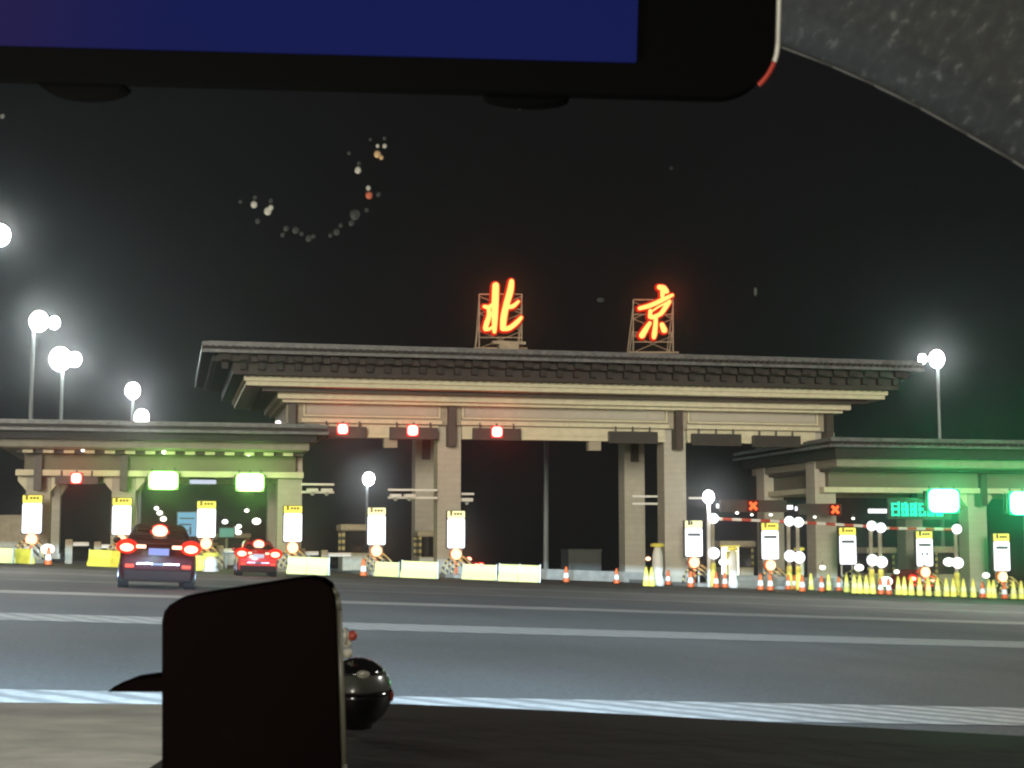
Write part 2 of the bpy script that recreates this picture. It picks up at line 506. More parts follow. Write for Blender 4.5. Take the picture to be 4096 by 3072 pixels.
for (ya, yb) in ((102.5, 103.6), (112.4, 113.5)):
    b.box(MX0 - .3, MX1 + .3, ya, yb, bb, bt)
b.box(MX0 - .3, MX0 + .9, 103.603, 112.397, bb, bt); b.box(MX1 - .9, MX1 + .3, 103.603, 112.397, bb, bt)
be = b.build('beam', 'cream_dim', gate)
b = MB()
cols_x = [8.09, 18.84, 34.99, 46.32]
for a, c in zip(cols_x, cols_x[1:]):
    xa, xb = a + .95, c - .95
    h = bt - bb
    b.box(xa, xb, 102.40, 102.497, bb + h * .40, bt - h * .14)
be_p = b.build('panel', 'stone', be)
b = MB()
for a, c in zip(cols_x, cols_x[1:]):
    xa, xb = a + .75, c - .75
    h = bt - bb
    z0_, z1_ = bb + h * .34, bt - h * .08
    b.box(xa, xb, 102.34, 102.497, z0_ - .07, z0_ + .05).box(xa, xb, 102.34, 102.497, z1_ - .05, z1_ + .05)
    b.box(xa, xa + .12, 102.34, 102.497, z0_ + .053, z1_ - .053).box(xb - .12, xb, 102.34, 102.497, z0_ + .053, z1_ - .053)
    b.box(xa - .1, xb + .1, 102.24, 102.497, bb + .02, bb + .28)
    b.box(xa, xb, 102.30, 102.497, bb + .42, bb + .52)
b.build('moulding', 'cream', be)
b = MB()
for a, c in zip(cols_x, cols_x[1:]):
    b.box(a + .82, c - .82, 102.75, 103.5, lb, bb - .003)
    b.box(a + .82, c - .82, 102.62, 102.747, lb + .0, lb + .16).box(a + .82, c - .82, 102.66, 102.747, lb + .30, lb + .40)
lbm = b.build('lower_beam', 'cream', gate)
for i, cx in enumerate(cols_x):
    column(gate, cx, 103.0, bb - .003, 1.62, bt + .1, dark=.25, h2=(bt - bb) + 1.55, front=True)
    column(gate, cx, 112.6, bb - .003 - .0, 1.62, bb, dark=.30, h2=1.8)
# small dark sockets hanging under the front beam, and hatch lines
for dx in (842, 1285):
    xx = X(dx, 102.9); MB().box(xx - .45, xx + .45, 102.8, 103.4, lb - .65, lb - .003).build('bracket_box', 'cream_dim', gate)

# --- low side gates
def low_gate(name, label, x0, x1, ref, ys, colsx, xr0, xr1, yrear, teeth, shift=(0, 0)):
    """ys: disp heights top, fascia bottom, cream top, cream bottom, beam top, beam bottom, course bottom"""
    zz = lambda dy, Y: Z(ref, dy, Y)
    g = thing(name, (0, 0, 0), label, 'toll gate')
    top, fb = zz(ys[0], 98), zz(ys[1], 98)
    mid = zz(ys[2], 98.8)
    r = MB().box(xr0, xr1, 98, yrear, fb, top).box(xr0 + .5, xr1 - .5, 98.5, yrear - .5, mid, fb - .003).build('roof', 'roof_tile', g)
    h = top - fb
    b = MB()
    for (za, zb_, o) in ((top - .10, top + .12, .12), (fb - .02, fb + .16, .2)):
        b.box(xr0 - o, xr1 + o, 98 - o, 98 - .003, za, zb_)
        b.box(xr0 - o, xr0 - .003, 98, yrear, za, zb_); b.box(xr1 + .003, xr1 + o, 98, yrear, za, zb_)
    b.box(xr0 + .3, xr1 - .3, 98.6, yrear - .4, top, top + .22)
    b.build('roof_edge', 'roof_edge', r)
    b = MB(); x = xr0 + .2
    while x < xr1:
        b.tube((x, 97.86, (top + fb) / 2), (x, 97.99, (top + fb) / 2), .11, n=8); x += .42
    y = 98.2
    while y < yrear:
        b.tube((xr0 - .12, y, (top + fb) / 2), (xr0, y, (top + fb) / 2), .11, n=8)
        b.tube((xr1 + .12, y, (top + fb) / 2), (xr1, y, (top + fb) / 2), .11, n=8); y += .42
    b.build('tile_ends', 'roof_tile', r)
    ct, cb = zz(ys[2], 99.4), zz(ys[3], 99.4)
    d0 = x0 - xr0
    xa, xb = x0 - .55 * d0, x1 + .55 * (xr1 - x1)
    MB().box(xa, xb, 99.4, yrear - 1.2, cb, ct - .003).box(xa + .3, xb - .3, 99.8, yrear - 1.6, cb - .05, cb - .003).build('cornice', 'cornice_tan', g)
    b0, b1, cs = zz(ys[4], 102.4), zz(ys[5], 102.4), zz(ys[6], 102.1)
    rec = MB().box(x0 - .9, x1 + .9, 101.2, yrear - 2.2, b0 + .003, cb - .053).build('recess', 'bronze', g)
    if teeth:
        b = MB(); x = x0 - .5
        while x < x1 + .5:
            b.box(x, x + .62, 100.7, 101.197, b0 - .02, cb - .1); x += 1.25
        b.build('dentils', 'cream', rec)
    b = MB()
    for (ya, yb) in ((102.4, 103.5), (yrear - 3.5, yrear - 2.6)): b.box(x0 - .5, x1 + .5, ya, yb, b1, b0)
    b.box(x0 - .5, x0 + .6, 103.503, yrear - 3.503, b1, b0).box(x1 - .6, x1 + .5, 103.503, yrear - 3.503, b1, b0)
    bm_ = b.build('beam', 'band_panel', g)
    b = MB().box(x0 - 1.0, x1 + 1.0, 102.1, 103.6, cs, b1 - .003)
    b.box(x0 - 1.0, x0 + .4, 103.603, yrear - 2.8, cs, b1 - .003)
    b.box(x1 - .4, x1 + 1.0, 103.603, yrear - 2.8, cs, b1 - .003)
    b.box(x0 - 1.0, x1 + 1.0, yrear - 2.797, yrear - 2.3, cs, b1 - .003).build('string_course', 'cream', g)
    for cx in colsx:
        column(g, cx, 103.0, cs - .003, 1.5, b1 + (b0 - b1) * .95, wing=.55, dark=.24, h2=(b0 - b1) + 1.25, front=True)
        column(g, cx, yrear - 3.6, cs - .003, 1.5, b1, wing=.4, dark=.28, h2=1.4)
    return g
low_gate('side_gate', 'low cream side gate on the left with green lane lights, lower than the central gate', -8.3, 7.9, 400,
         (917, 934, 952, 969, 984, 1018, 1030), (-7.94, -2.63), -11.6, 9.9, 116.5, True)
low_gate('side_gate', 'low cream side gate on the right with emerald lane lights, partly cut by the frame', 46.8, 75, 1900,
         (951, 966, 990, 1008, 1020, 1053, 1064), (58.3, 69.6), 44.6, 78, 116.5, False)

# --- rooftop characters
def sign_char(name, label, pts_to_disp, strokes, fr, Yp):
    base = U((fr[0] + fr[1]) / 2, fr[3], Yp)
    t = thing(name, base, label, 'sign')
    def P(x, y, dy=0):
        dx_, dy_ = pts_to_disp(x, y)
        return U(dx_, dy_, Yp) + Vector((0, dy, 0)) - base
    def stroke_mesh(grow, depth, y0, mname, pname):
        b = MB()
        for si, st in enumerate(strokes):
            pts = [(P(x, y), wd * .0071) for x, y, wd in st]
            # dense smooth sampling
            dense = []
            n = len(pts)
            for i in range(n - 1):
                p0 = pts[max(i - 1, 0)]; p1 = pts[i]; p2 = pts[i + 1]; p3 = pts[min(i + 2, n - 1)]
                for k in range(6):
                    t_ = k / 6
                    q = .5 * ((2 * p1[0]) + (-p0[0] + p2[0]) * t_ + (2 * p0[0] - 5 * p1[0] + 4 * p2[0] - p3[0]) * t_ ** 2 + (-p0[0] + 3 * p1[0] - 3 * p2[0] + p3[0]) * t_ ** 3)
                    dense.append((q, p1[1] * (1 - t_) + p2[1] * t_))
            dense.append(pts[-1])
            outl_l, outl_r = [], []
            m_ = len(dense)
            for i in range(m_):
                d = dense[min(i + 1, m_ - 1)][0] - dense[max(i - 1, 0)][0]
                d.y = 0
                if d.length < 1e-6: d = Vector((0, 0, -1))
                d.normalize(); nrm = Vector((d.z, 0, -d.x))
                rr = dense[i][1] + grow
                outl_l.append(dense[i][0] + nrm * rr); outl_r.append(dense[i][0] - nrm * rr)
                if i == 0: d0 = d.copy(); n0 = nrm.copy()
            def cap(c, d, nn, rr):
                return [c + (nn * math.cos(a) + d * math.sin(a)) * rr for a in [math.pi * k / 6 for k in range(1, 6)]]
            dE = (dense[-1][0] - dense[-2][0]); dE.y = 0; dE.normalize(); nE = Vector((dE.z, 0, -dE.x))
            poly = outl_l + cap(dense[-1][0], dE, nE, dense[-1][1] + grow) + outl_r[::-1] + cap(dense[0][0], -d0, -n0, dense[0][1] + grow)
            off = y0 - .006 * si
            # quads strip + caps, robust for curved strokes
            L_ = [s_ + Vector((0, off, 0)) for s_ in outl_l]; R_ = [s_ + Vector((0, off, 0)) for s_ in outl_r]
            dv = Vector((0, depth, 0))
            for i in range(m_ - 1):
                b.prism([L_[i], L_[i + 1], R_[i + 1], R_[i]], dv)
            for c, d_, n_, rr in ((dense[-1][0], dE, nE, dense[-1][1] + grow), (dense[0][0], -d0, -n0, dense[0][1] + grow)):
                ring = [c + (n_ * math.cos(a) + d_ * math.sin(a)) * rr + Vector((0, off, 0)) for a in [math.pi * k / 6 for k in range(0, 7)]]
                b.prism(ring, dv)
        return b.build(pname, mname, t)
    stroke_mesh(.0, .10, -.30, 'sign_core', 'lettering')
    stroke_mesh(.13, .12, -.12, 'sign_red', 'glow_tray')  # red halo built as a wider glowing layer behind the strokes
    lamp('sign_glow', P((1036 + 0) * 0 + strokes[0][0][0], strokes[0][0][1] + 150) + Vector((0, -1.6, 0)), 130, (1, .06, .02), .8, t)
    # truss frame
    b = MB()
    x0, x1, y0, y1 = fr
    c = lambda dx_, dy_, yo=.12: U(dx_, dy_, Yp) + Vector((0, yo, 0)) - base
    r = .045
    for xx in (x0, x1):
        b.tube(c(xx, y1), c(xx, y0), r, n=6)
        b.tube(c(xx, y1, 1.5), c(xx, y0 + 20, .22), r, n=6)
        b.tube(c(xx - 8, y1, .1), c(xx - 2, (y0 + y1) / 2 + 10), r * .8, n=6)
    for k in (0, .28, .62, .80, 1):
        yy = y0 + (y1 - y0) * k
        b.tube(c(x0, yy), c(x1, yy), r, n=6)
    b.tube(c(x0 - 12, y1), c(x1 + 12, y1), r * 1.6, n=6)
    for k in range(3):
        ya, yb = y0 + (y1 - y0) * (.04 + k * .32), y0 + (y1 - y0) * (.36 + k * .32)
        b.tube(c(x0, ya), c(x1, yb), r * .6, n=6); b.tube(c(x1, ya, .16), c(x0, yb, .16), r * .6, n=6)
    b.build('frame', 'booth', t)
    return t, c
p8 = lambda x, y: ((1850 + x * .4295) / 1.8517, (1080 + y * .4295) / 1.8517)
bei = [[(302, 150, 30), (297, 300, 32), (293, 450, 28), (290, 580, 17)],
       [(195, 345, 15), (240, 352, 20), (272, 325, 16)],
       [(236, 365, 17), (240, 430, 22), (218, 500, 24), (205, 548, 22)],
       [(205, 560, 15), (240, 556, 14), (275, 535, 14)],
       [(448, 112, 22), (436, 200, 30), (400, 330, 28), (375, 450, 30), (368, 548, 26)],
       [(375, 552, 22), (430, 545, 22), (495, 495, 22), (538, 448, 15)],
       [(512, 300, 13), (462, 342, 20), (415, 352, 16)]]
jing = [[(1822, 165, 22), (1862, 178, 30), (1890, 205, 22)], [(1855, 205, 24), (1850, 255, 16)],
        [(1640, 362, 18), (1740, 335, 21), (1850, 285, 21), (1942, 240, 15)],
        [(1738, 385, 17), (1736, 440, 20)],
        [(1915, 300, 18), (1880, 350, 22), (1830, 415, 20), (1750, 448, 18)],
        [(1760, 385, 8), (1820, 345, 9), (1900, 305, 10)],
        [(1788, 445, 18), (1785, 520, 20), (1775, 600, 24), (1770, 632, 18)],
        [(1732, 500, 17), (1690, 565, 25), (1660, 615, 28)],
        [(1845, 515, 22), (1866, 565, 28)]]
t, c = sign_char('rooftop_sign', 'left glowing rooftop character 北, red and yellow, with a control box below', p8, bei, (1036, 1128, 635, 752), 98.6)
b = MB()
p = c(1060, 744, -.5); b.box(p.x, p.x + 2.2, p.y - .3, p.y + .3, p.z - .05, p.z + .15); b.box(p.x + .4, p.x + 1.7, p.y - .4, p.y + .2, p.z - .5, p.z - .06)
b.build('control_box', 'booth', t)
sign_char('rooftop_sign', 'right glowing rooftop character 京, red and yellow, topped by a dot stroke', p8, jing, (1369, 1455, 647, 761), 98.6)

# ------------------------------------------------------------------ lane signals
def lane_sign(label, dx, dy, Y, halfw, kind, cab, grp=None, core=None):
    """cab = cabinet extents in disp px (x0,x1,y0,y1)"""
    x0, x1, y0, y1 = cab
    a = U(x0, y1, Y); d = U(x1, y0, Y)
    base = Vector(((a.x + d.x) / 2, Y, a.z))
    t = thing('lane_signal', base, label, 'lane signal', grp)
    zt, zb = Z((x0 + x1) / 2, y0, Y) - base.z, Z((x0 + x1) / 2, y1, Y) - base.z
    hw = (d.x - a.x) / 2
    MB().box(-hw, hw, 0, .35, zb, zt, bev=.03).build('cabinet', 'dark_box', t)
    b = MB()
    for k in (-.7, 0, .7): b.tube((hw * k, .17, zt - .02), (hw * k, .17, zt + .35), .06, n=6)
    b.build('hanger', 'dark_box', t)
    if kind:
        p = U(dx, dy, Y) - base
        hx, hz = halfw
        lit, corem, gl, ge = kind
        lamp('signal_glow', (p.x, -2.2, p.z), ge, gl, 1.2, t)
        MB().box(p.x - hx, p.x + hx, -.10, -.003, p.z - hz, p.z + hz, bev=min(hx, hz) * .09).build('led_panel', lit, t)
        if corem:
            kk = .86 if hx < .8 else .95
            MB().prism(rrect(p.x - hx * kk, p.x + hx * kk, p.z - hz * kk, p.z + hz * kk, hz * .5, -.16, 6), (0, .055, 0)).build('led_core', corem, t)
    return t
RED = ('led_red', 'led_red_core', (1, .03, .02), 80)
lane_sign('red lane light above the lane nearest the left side gate, under the central gate beam', 740, 927, 102.0, (.38, .38), RED, (690, 792, 921, 946))
lane_sign('red lane light just left of the left front column of the central gate', 891, 930, 102.0, (.40, .40), RED, (842, 946, 923, 949))
lane_sign('red lane light just right of the left front column of the central gate', 1073, 933, 102.0, (.40, .40), RED, (1022, 1126, 925, 951))
lane_sign('unlit dark lane light box left of the right front column of the central gate', 0, 0, 102.0, None, None, (1316, 1421, 932, 958))
lane_sign('unlit dark lane light box right of the right front column of the central gate', 0, 0, 102.0, None, None, (1496, 1602, 937, 963))
lane_sign('unlit dark lane light box beside the right end of the central gate beam', 0, 0, 102.0, None, None, (1628, 1730, 941, 966))
lane_sign('red lane light under the left side gate, leftmost of the lane lights', 165, 1033, 101.9, (.36, .36), RED, (118, 212, 1028, 1046))
GR = ('led_green', 'led_green_core', (.45, 1, .2), 380)
lane_sign('green white lane light above the dark SUV under the left side gate', 353, 1038, 101.6, (.95, .60), GR, (318, 388, 1022, 1056))
lane_sign('green white lane light above the red car under the left side gate', 540, 1042, 101.6, (.92, .60), GR, (506, 574, 1026, 1060))
EG = ('led_emerald', 'led_emerald_core', (.01, 1, .22), 800)
lane_sign('big emerald lane light under the right side gate, beside its second column', 2037, 1082, 98.8, (1.20, .84), EG, (2000, 2074, 1060, 1104))
lane_sign('emerald lane light at the right edge under the right side gate', 2212, 1087, 98.8, (1.20, .84), EG, (2174, 2250, 1066, 1110))
RX = ('led_red_dim', None)
def x_sign(label, dx, dy, cab):
    x0, x1, y0, y1 = cab
    Y = 99.5
    a = U(x0, y1, Y); d = U(x1, y0, Y)
    base = Vector(((a.x + d.x) / 2, Y, a.z))
    t = thing('lane_signal', base, label, 'lane signal')
    hw = (d.x - a.x) / 2; zt = Z((x0 + x1) / 2, y0, Y) - base.z
    MB().box(-hw, hw, 0, .3, 0, zt, bev=.03).build('cabinet', 'dark_box', t)
    p = U(dx, dy, Y) - base
    b = MB(); s_ = .24
    b.tube((p.x - s_, -.05, p.z - s_), (p.x + s_, -.05, p.z + s_), .10, n=6)
    b.tube((p.x - s_, -.12, p.z + s_), (p.x + s_, -.12, p.z - s_), .10, n=6)
    b.build('led_cross', 'led_red_dim', t)
    MB().box(p.x - .42, p.x + .42, -.04, -.003, p.z - .42, p.z + .42, bev=.018).build('led_panel', 'led_back', t)
    lamp('signal_glow', (p.x, -1.2, p.z), 25, (1, .05, .02), .4, t)
    return t
x_sign('small red cross lane light left of the corner column of the right side gate', 1626, 1093, (1556, 1700, 1080, 1106))
x_sign('small red cross lane light in front of the corner column of the right side gate', 1803, 1101, (1726, 1818, 1088, 1112))

# cyan led text sign
base = U(1988, 1122, 99.2)
t = thing('led_sign', base, 'long cyan LED text sign below the big emerald lane light', 'led sign')
hw = (U(2054, 1111, 99.2).x - U(1924, 1111, 99.2).x) / 2
MB().box(-hw - .1, hw + .1, 0, .3, 0, 1.5, bev=.03).build('cabinet', 'dark_box', t)
b = MB()
x = -hw + .1
while x < hw - .5:
    wdt = random.choice((.5, .6))
    for k in range(3): b.box(x, x + wdt, -.05, -.003, .25 + k * .38, .38 + k * .38 + .05 * (k == 1))
    for k in range(random.choice((2, 3))):
        xx = x + (0, wdt - .12, wdt / 2)[k]
        b.box(xx, xx + .13, -.10, -.055, .22, 1.25 - .25 * random.random())
    x += wdt + .16
b.build('led_text', 'led_cyan', t)

# ------------------------------------------------------------------ islands, boards, flashers, hoops
boards = [(68, 1070, 1152, 'leftmost lit notice board, in front of the outer left column'),
          (262, 1076, 1155, 'lit notice board on the island left of the dark SUV'),
          (445, 1083, 1161, 'lit notice board between the dark SUV and the red car'),
          (632, 1093, 1170, 'lit notice board on the island right of the red car'),
          (813, 1097, 1177, 'lit notice board right of the striped toll booth'),
          (985, 1104, 1184, 'lit notice board before the central gate left front column'),
          (1499, 1125, 1202, 'lit notice board just right of the central gate right column'),
          (1664, 1130, 1208, 'lit notice board in front of the right side gate rear column'),
          (1832, 1140, 1219, 'lit notice board right of the right side gate corner column'),
          (1998, 1148, 1223, 'lit notice board with dark symbols, below the cyan sign'),
          (2165, 1153, 1233, 'lit notice board nearest the right edge')]
YB = 100.0
for i, (dx, dt, db, lab) in enumerate(boards):
    p = U(dx, db, YB)
    g = gz(p.x, YB)
    pt = U(dx, dt, YB)
    hh = pt.z - p.z
    # island
    isl = thing('toll_island', (p.x, YB - 2.5, gz(p.x, YB - 2.5)), 'concrete island under the ' + lab.replace('lit notice ', '').replace('leftmost', 'outermost left'), 'traffic island', 'concrete islands between the lanes')
    b = MB()
    o = Vector((p.x, YB - 2.5, gz(p.x, YB - 2.5)))
    prof = [(-.95, 1.2), (-.55, .25), (0, 0), (.55, .25), (.95, 1.2), (.95, 22), (-.95, 22)]
    b.prism([(x, y, gz(o.x + x, o.y + y) - o.z - .1) for x, y in prof], (0, 0, .32))
    b.build('kerb', 'concrete', isl)
    # striped hoops on the nose
    b = MB()
    for k, rr in enumerate((.55, .8, 1.05)):
        pts = [(rr * math.cos(a), 1.3 + k * .25, .2 + 1.15 * rr * math.sin(a)) for a in [math.pi * j / 10 for j in range(11)]]
        b.path(pts, .085, n=6)
    b.build('hoop', 'hazard', isl)
    t = thing('notice_board', (p.x, YB, g), lab.replace('notice board', 'yellow-white board'), 'notice board', 'lit yellow and white boards on the islands')
    hw = .58 if i < 6 else .61
    z0, z1 = p.z - g, pt.z - g
    zs = z1 - (z1 - z0) * .20
    MB().box(-hw - .05, hw + .05, .0, .35, z0 - .05, z1 + .05, bev=.06).build('case', 'dark_box', t)
    MB().prism(rrect(-hw, hw, z0, zs - .02, .11, -.05, 4), (0, .047, 0)).build('panel', 'board_white', t)
    MB().box(-hw, hw, -.05, -.003, zs, z1, bev=.04).build('header', 'board_pale' if i in (4, 5, 6) else 'board_yellow', t)
    b = MB().box(-.42, -.26, -.07, -.053, zs + .18, zs + .50)
    if i != 6:
        for k in range(3): b.box(-.16 + k * .20, .0 + k * .20, -.07, -.053, zs + .22, zs + .38)
    else:
        b.box(-.22, -.08, -.07, -.053, zs + .2, zs + .45)
    b.build('header_marks', 'mark_ink' if i in (6, 9, 10) else 'header_ink', t)
    if i >= 6:
        b = MB()
        x = -.46
        while x < .42:
            b.box(x, x + .105, -.07, -.053, zs - .56, zs - .36); x += .118
        if i == 9:
            b.tube((-.20, -.07, zs - 1.1), (-.20, -.055, zs - 1.1), .10, n=10)
            b.tube((.16, -.07, zs - 1.1), (.16, -.055, zs - 1.1), .10, n=10)
            b.box(-.05, .12, -.07, -.053, zs - 2.2, zs - 1.9).box(-.2, .0, -.07, -.053, zs - 1.95, zs - 1.85)
        b.build('panel_marks', 'mark_ink', t)
    for sx in (-.4, .4): MB().tube((sx, .2, .1), (sx, .2, z0), .07).build('post', 'galv', t)
    # hazard flasher
    if i != 8:
        fz = U(dx, db + 13, YB - .8)
        t = thing('hazard_flasher', (fz.x, YB - .8, gz(fz.x, YB - .8)), 'round warm flasher under the ' + lab.replace('lit notice ', ''), 'hazard lamp', 'round hazard flashers on the island noses')
        zz = fz.z - t.location.z
        MB().ball((0, -.1, zz), .35, (1, .45, 1)).build('lamp_lens', 'flasher', t, smooth=True)
        b = MB().tube((0, 0, .2), (0, 0, zz - .35), .08).tube((0, .02, zz), (0, .25, zz), .40, n=18)
        b.build('housing', 'orange', t)
        lamp('flasher_glow', (0, -.7, zz), 55, (1, .5, .22), .3, t)

# ------------------------------------------------------------------ barriers
def barrier(label, dxa, dya, dxb, dyb, hdisp, m, yoff=0, cat='barrier'):
    a = G(dxa, dya); bq = G(dxb, dyb)
    if yoff: a = U(dxa, dya, yoff); bq = U(dxb, dyb, yoff - 1.5); a.z = gz(a.x, a.y); bq.z = gz(bq.x, bq.y)
    L = (bq - a).length; ang = math.atan2(bq.y - a.y, bq.x - a.x)
    ry = -math.asin(max(-1, min(1, (bq.z - a.z) / L)))
    t = thing('water_barrier', a, label, cat, 'bright reflective barriers beside the islands', rz=ang, ry=ry)
    h = hdisp * S * a.y / F * .99
    n = max(1, round(L / 1.6))
    b = MB(); seg = L / n
    for k in range(n):
        x0, x1 = k * seg + .03, (k + 1) * seg - .03
        b.prism([(x0, -.22, 0), (x0, -.22, h * .2), (x0, -.10, h * .5), (x0, -.08, h), (x0, .08, h), (x0, .10, h * .5), (x0, .22, h * .2), (x0, .22, 0)], (x1 - x0, 0, 0))
    b.build('body', m, t)
    b = MB()
    for k in range(n + 1): b.tube((k * seg, 0, 0), (k * seg, 0, h + .06), .05, n=8)
    b.build('coupling', 'galv', t)
    return t
barrier('bright barrier by the island right of the red car, long and nearly white', 622, 1240, 710, 1245, 37, 'barrier', 88)
barrier('yellow tinged barrier right of the striped toll booth, left of its pair', 812, 1243, 862, 1247, 31, 'barrier', 92)
barrier('bright barrier ending at the left front column of the central gate', 868, 1247, 945, 1254, 36, 'barrier', 90)
barrier('bright barrier starting right of the left front column of the central gate', 1000, 1248, 1072, 1254, 33, 'barrier', 92)
barrier('bright barrier reaching farthest into the open middle passage', 1078, 1254, 1166, 1261, 37, 'barrier', 89)
barrier('deep yellow barrier left of the dark SUV', 192, 1226, 262, 1226, 34, 'barrier_yellow', 92)
barrier('yellow barrier cut by the left edge of the photo', -40, 1214, 28, 1217, 30, 'barrier', 94)
barrier('short yellow barrier beside the one cut by the left edge', 33, 1216, 68, 1217, 30, 'barrier_yellow', 94)

# ------------------------------------------------------------------ cones
def make_cone(h, m1, m2):
    t = thing('traffic_cone', (0, 0, 0), 'x', 'traffic cone')
    MB().box(-.22, .22, -.22, .22, 0, .05, bev=.015).build('base', 'rubber', t)
    MB().lathe([(.20, .05), (.20, .14), (.15, h * .5), (.075, h - .06), (.05, h)], n=14).build('body', m1, t, smooth=True)
    MB().lathe([(.186, h * .30), (.138, h * .60)], n=14).build('reflective_band', m2, t, smooth=True)
    return t
protoA = make_cone(1.15, 'cone_refl', 'barrier')
protoB = make_cone(1.0, 'orange', 'cone_white')
cones = [(1846, 1292, 'A'), (1858, 1293, 'A'), (1872, 1294, 'A'), (1886, 1295, 'A'), (1903, 1293, 'B'), (1920, 1293, 'B'), (1941, 1292, 'A'), (1954, 1291, 'A'),
         (1969, 1293, 'A'), (1987, 1294, 'A'), (2006, 1295, 'A'), (2026, 1297, 'A'), (2045, 1297, 'A'), (2060, 1295, 'A'), (2082, 1296, 'A'), (2103, 1296, 'A'),
         (2123, 1297, 'B'), (2137, 1295, 'A'), (2147, 1299, 'A'), (2170, 1298, 'B'), (2190, 1301, 'A'), (2207, 1301, 'A'),
         (1223, 1259, 'B'), (1332, 1262, 'B'), (785, 1246, 'B'), (1396, 1268, 'A'), (1408, 1270, 'A'), (1492, 1270, 'B'), (1547, 1271, 'B'), (1566, 1271, 'B'),
         (1643, 1276, 'B'), (1664, 1277, 'B'), (1703, 1275, 'B'), (1733, 1280, 'B'), (1775, 1279, 'B'), (1443, 1264, 'B'), (104, 1222, 'B'),
         (1716, 1262, 'B'), (1752, 1268, 'A'), (1790, 1272, 'A'), (1812, 1277, 'B'), (1829, 1281, 'A')]
clab = {22: 'white and orange cone standing alone in the middle passage, left of the other one', 23: 'white and orange cone near the rear right column, right one in the middle passage',
        24: 'white and orange cone in front of the striped toll booth', 25: 'pale slim cone left of its twin beside the tall white crash post', 26: 'pale slim cone touching the tall white crash post',
        27: 'orange cone directly below the board right of the central gate', 28: 'orange cone left of the lit cabinet, left of two', 29: 'white banded cone left of the lit cabinet, right of two',
        30: 'white banded cone left of the flasher in front of the low stone wall', 31: 'orange cone straight below the flasher left of the corner column', 32: 'small cone below the paired ball lamps left of the corner column',
        33: 'cone with bright white base below the second ball lamp pair', 34: 'dull orange cone at the foot of the corner column', 35: 'thin orange cone at the foot of the central gate right column', 36: 'small cone beside the outer left column',
        37: 'orange cone between the second ball lamp pair and its left neighbour', 38: 'pale cone left of the foot of the corner column', 39: 'pale cone just right of the corner column foot',
        40: 'orange cone under the board right of the corner column', 41: 'pale cone right before the row of yellow cones begins'}
row_n = 0
for i, (dx, dy, k) in enumerate(cones):
    src = protoA if k == 'A' else protoB
    c = copy_tree(src)
    yy = G(dx, dy).y
    yy = min(max(yy, 84), 97)
    p = U(dx, dy, yy)
    c.location = (p.x, yy, gz(p.x, yy))
    c.rotation_euler = (0, 0, random.random())
    if i < 22:
        tone = 'yellow' if k == 'A' else 'orange'
        places = ['first', 'second', 'third', 'fourth', 'fifth', 'sixth', 'seventh', 'eighth', 'ninth', 'tenth', 'eleventh', 'twelfth', 'thirteenth', 'fourteenth', 'fifteenth', 'sixteenth', 'seventeenth', 'eighteenth', 'nineteenth', 'twentieth', 'twenty-first', 'last']
        c['label'] = f'{tone} reflective cone, {places[i]} from the left in the row before the right side gate'
        c['group'] = 'cones in a row before the right side gate'
    else:
        c['label'] = clab[i]; c['group'] = 'single traffic cones'
for pr in (protoA, protoB):
    for k in list(pr.children): bpy.data.objects.remove(k)
    bpy.data.objects.remove(pr)

# tall white crash posts
def crash_post(label, dx, dyb, dyt, wd, Y):
    p = U(dx, dyb, Y); g = gz(p.x, Y); h = U(dx, dyt, Y).z - g
    t = thing('crash_post', (p.x, Y, g), label, 'crash post')
    MB().lathe([(wd, 0), (wd * 1.05, h * .12), (wd * .72, h * .3), (wd * .9, h * .45), (wd * .8, h * .8), (wd * .5, h)], n=14).build('body', 'cone_white', t, smooth=True)
    MB().lathe([(wd * .52, h), (wd * 1.1, h + .03), (wd * 1.1, h + .2), (wd * .6, h + .25)], n=14).build('cap', 'cone_refl', t, smooth=True)
crash_post('tall white crash post between the rear right column and the central gate right column', 1421, 1270, 1182, .40, 92)
crash_post('short white crash drum right of the island hoops beside the dark SUV', 455, 1237, 1203, .42, 84)
crash_post('white round crash post at the foot of the ball lamp post, below the cabinet', 1583, 1240, 1190, .34, 97)
crash_post('white leaning crash post below the second pair of ball lamps', 1728, 1245, 1190, .32, 97)

# ------------------------------------------------------------------ height limit frames with ball lamps
def limit_frame(label, xa, ta, ba, xb, tb, bb_):
    Y = 96.0
    a = U(xa, ba, Y); c_ = U(xb, bb_, Y)
    ga = gz(a.x, Y)
    t = thing('height_limit_frame', (a.x, Y, ga), label, 'height limit frame', 'striped height limit frames over the right lanes')
    zta, ztb = U(xa, ta, Y).z - ga, U(xb, tb, Y).z - ga
    zba, zbb = a.z - ga, c_.z - ga
    dx = c_.x - a.x
    for x, zt, zb, gg in ((0, zta, zba, 0), (dx, ztb, zbb, gz(c_.x, Y) - ga)):
        pst = MB().tube((x, 0, gg), (x, 0, zt), .13).build('post', 'cream_dim', t)
        MB().ball((x, -.2, zt), .33, seg=16).build('ball_lamp', 'ball_white', pst, smooth=True)
        MB().ball((x, -.2, zb), .38, seg=16).build('ball_lamp', 'ball_white', pst, smooth=True)
        b = MB().lathe([(.20, 0), (.22, .4), (.15, .5), (.22, .6), (.20, 1.0), (.15, 1.1), (.20, 1.2), (.16, 1.55)], c=(x, -.02, gg + .02), n=12)
        b.build('post_collar', 'cone_refl', pst, smooth=True)
    MB().tube((.3, 0, zta - .02), (dx - .3, 0, ztb - .02), .10).build('crossbar', 'bar_stripe', t)
limit_frame('striped height limit frame over the lane left of the corner column', 1540, 1120, 1195, 1704, 1126, 1201)
limit_frame('striped height limit frame in front of the corner column, middle of three', 1724, 1128, 1204, 1882, 1136, 1210)
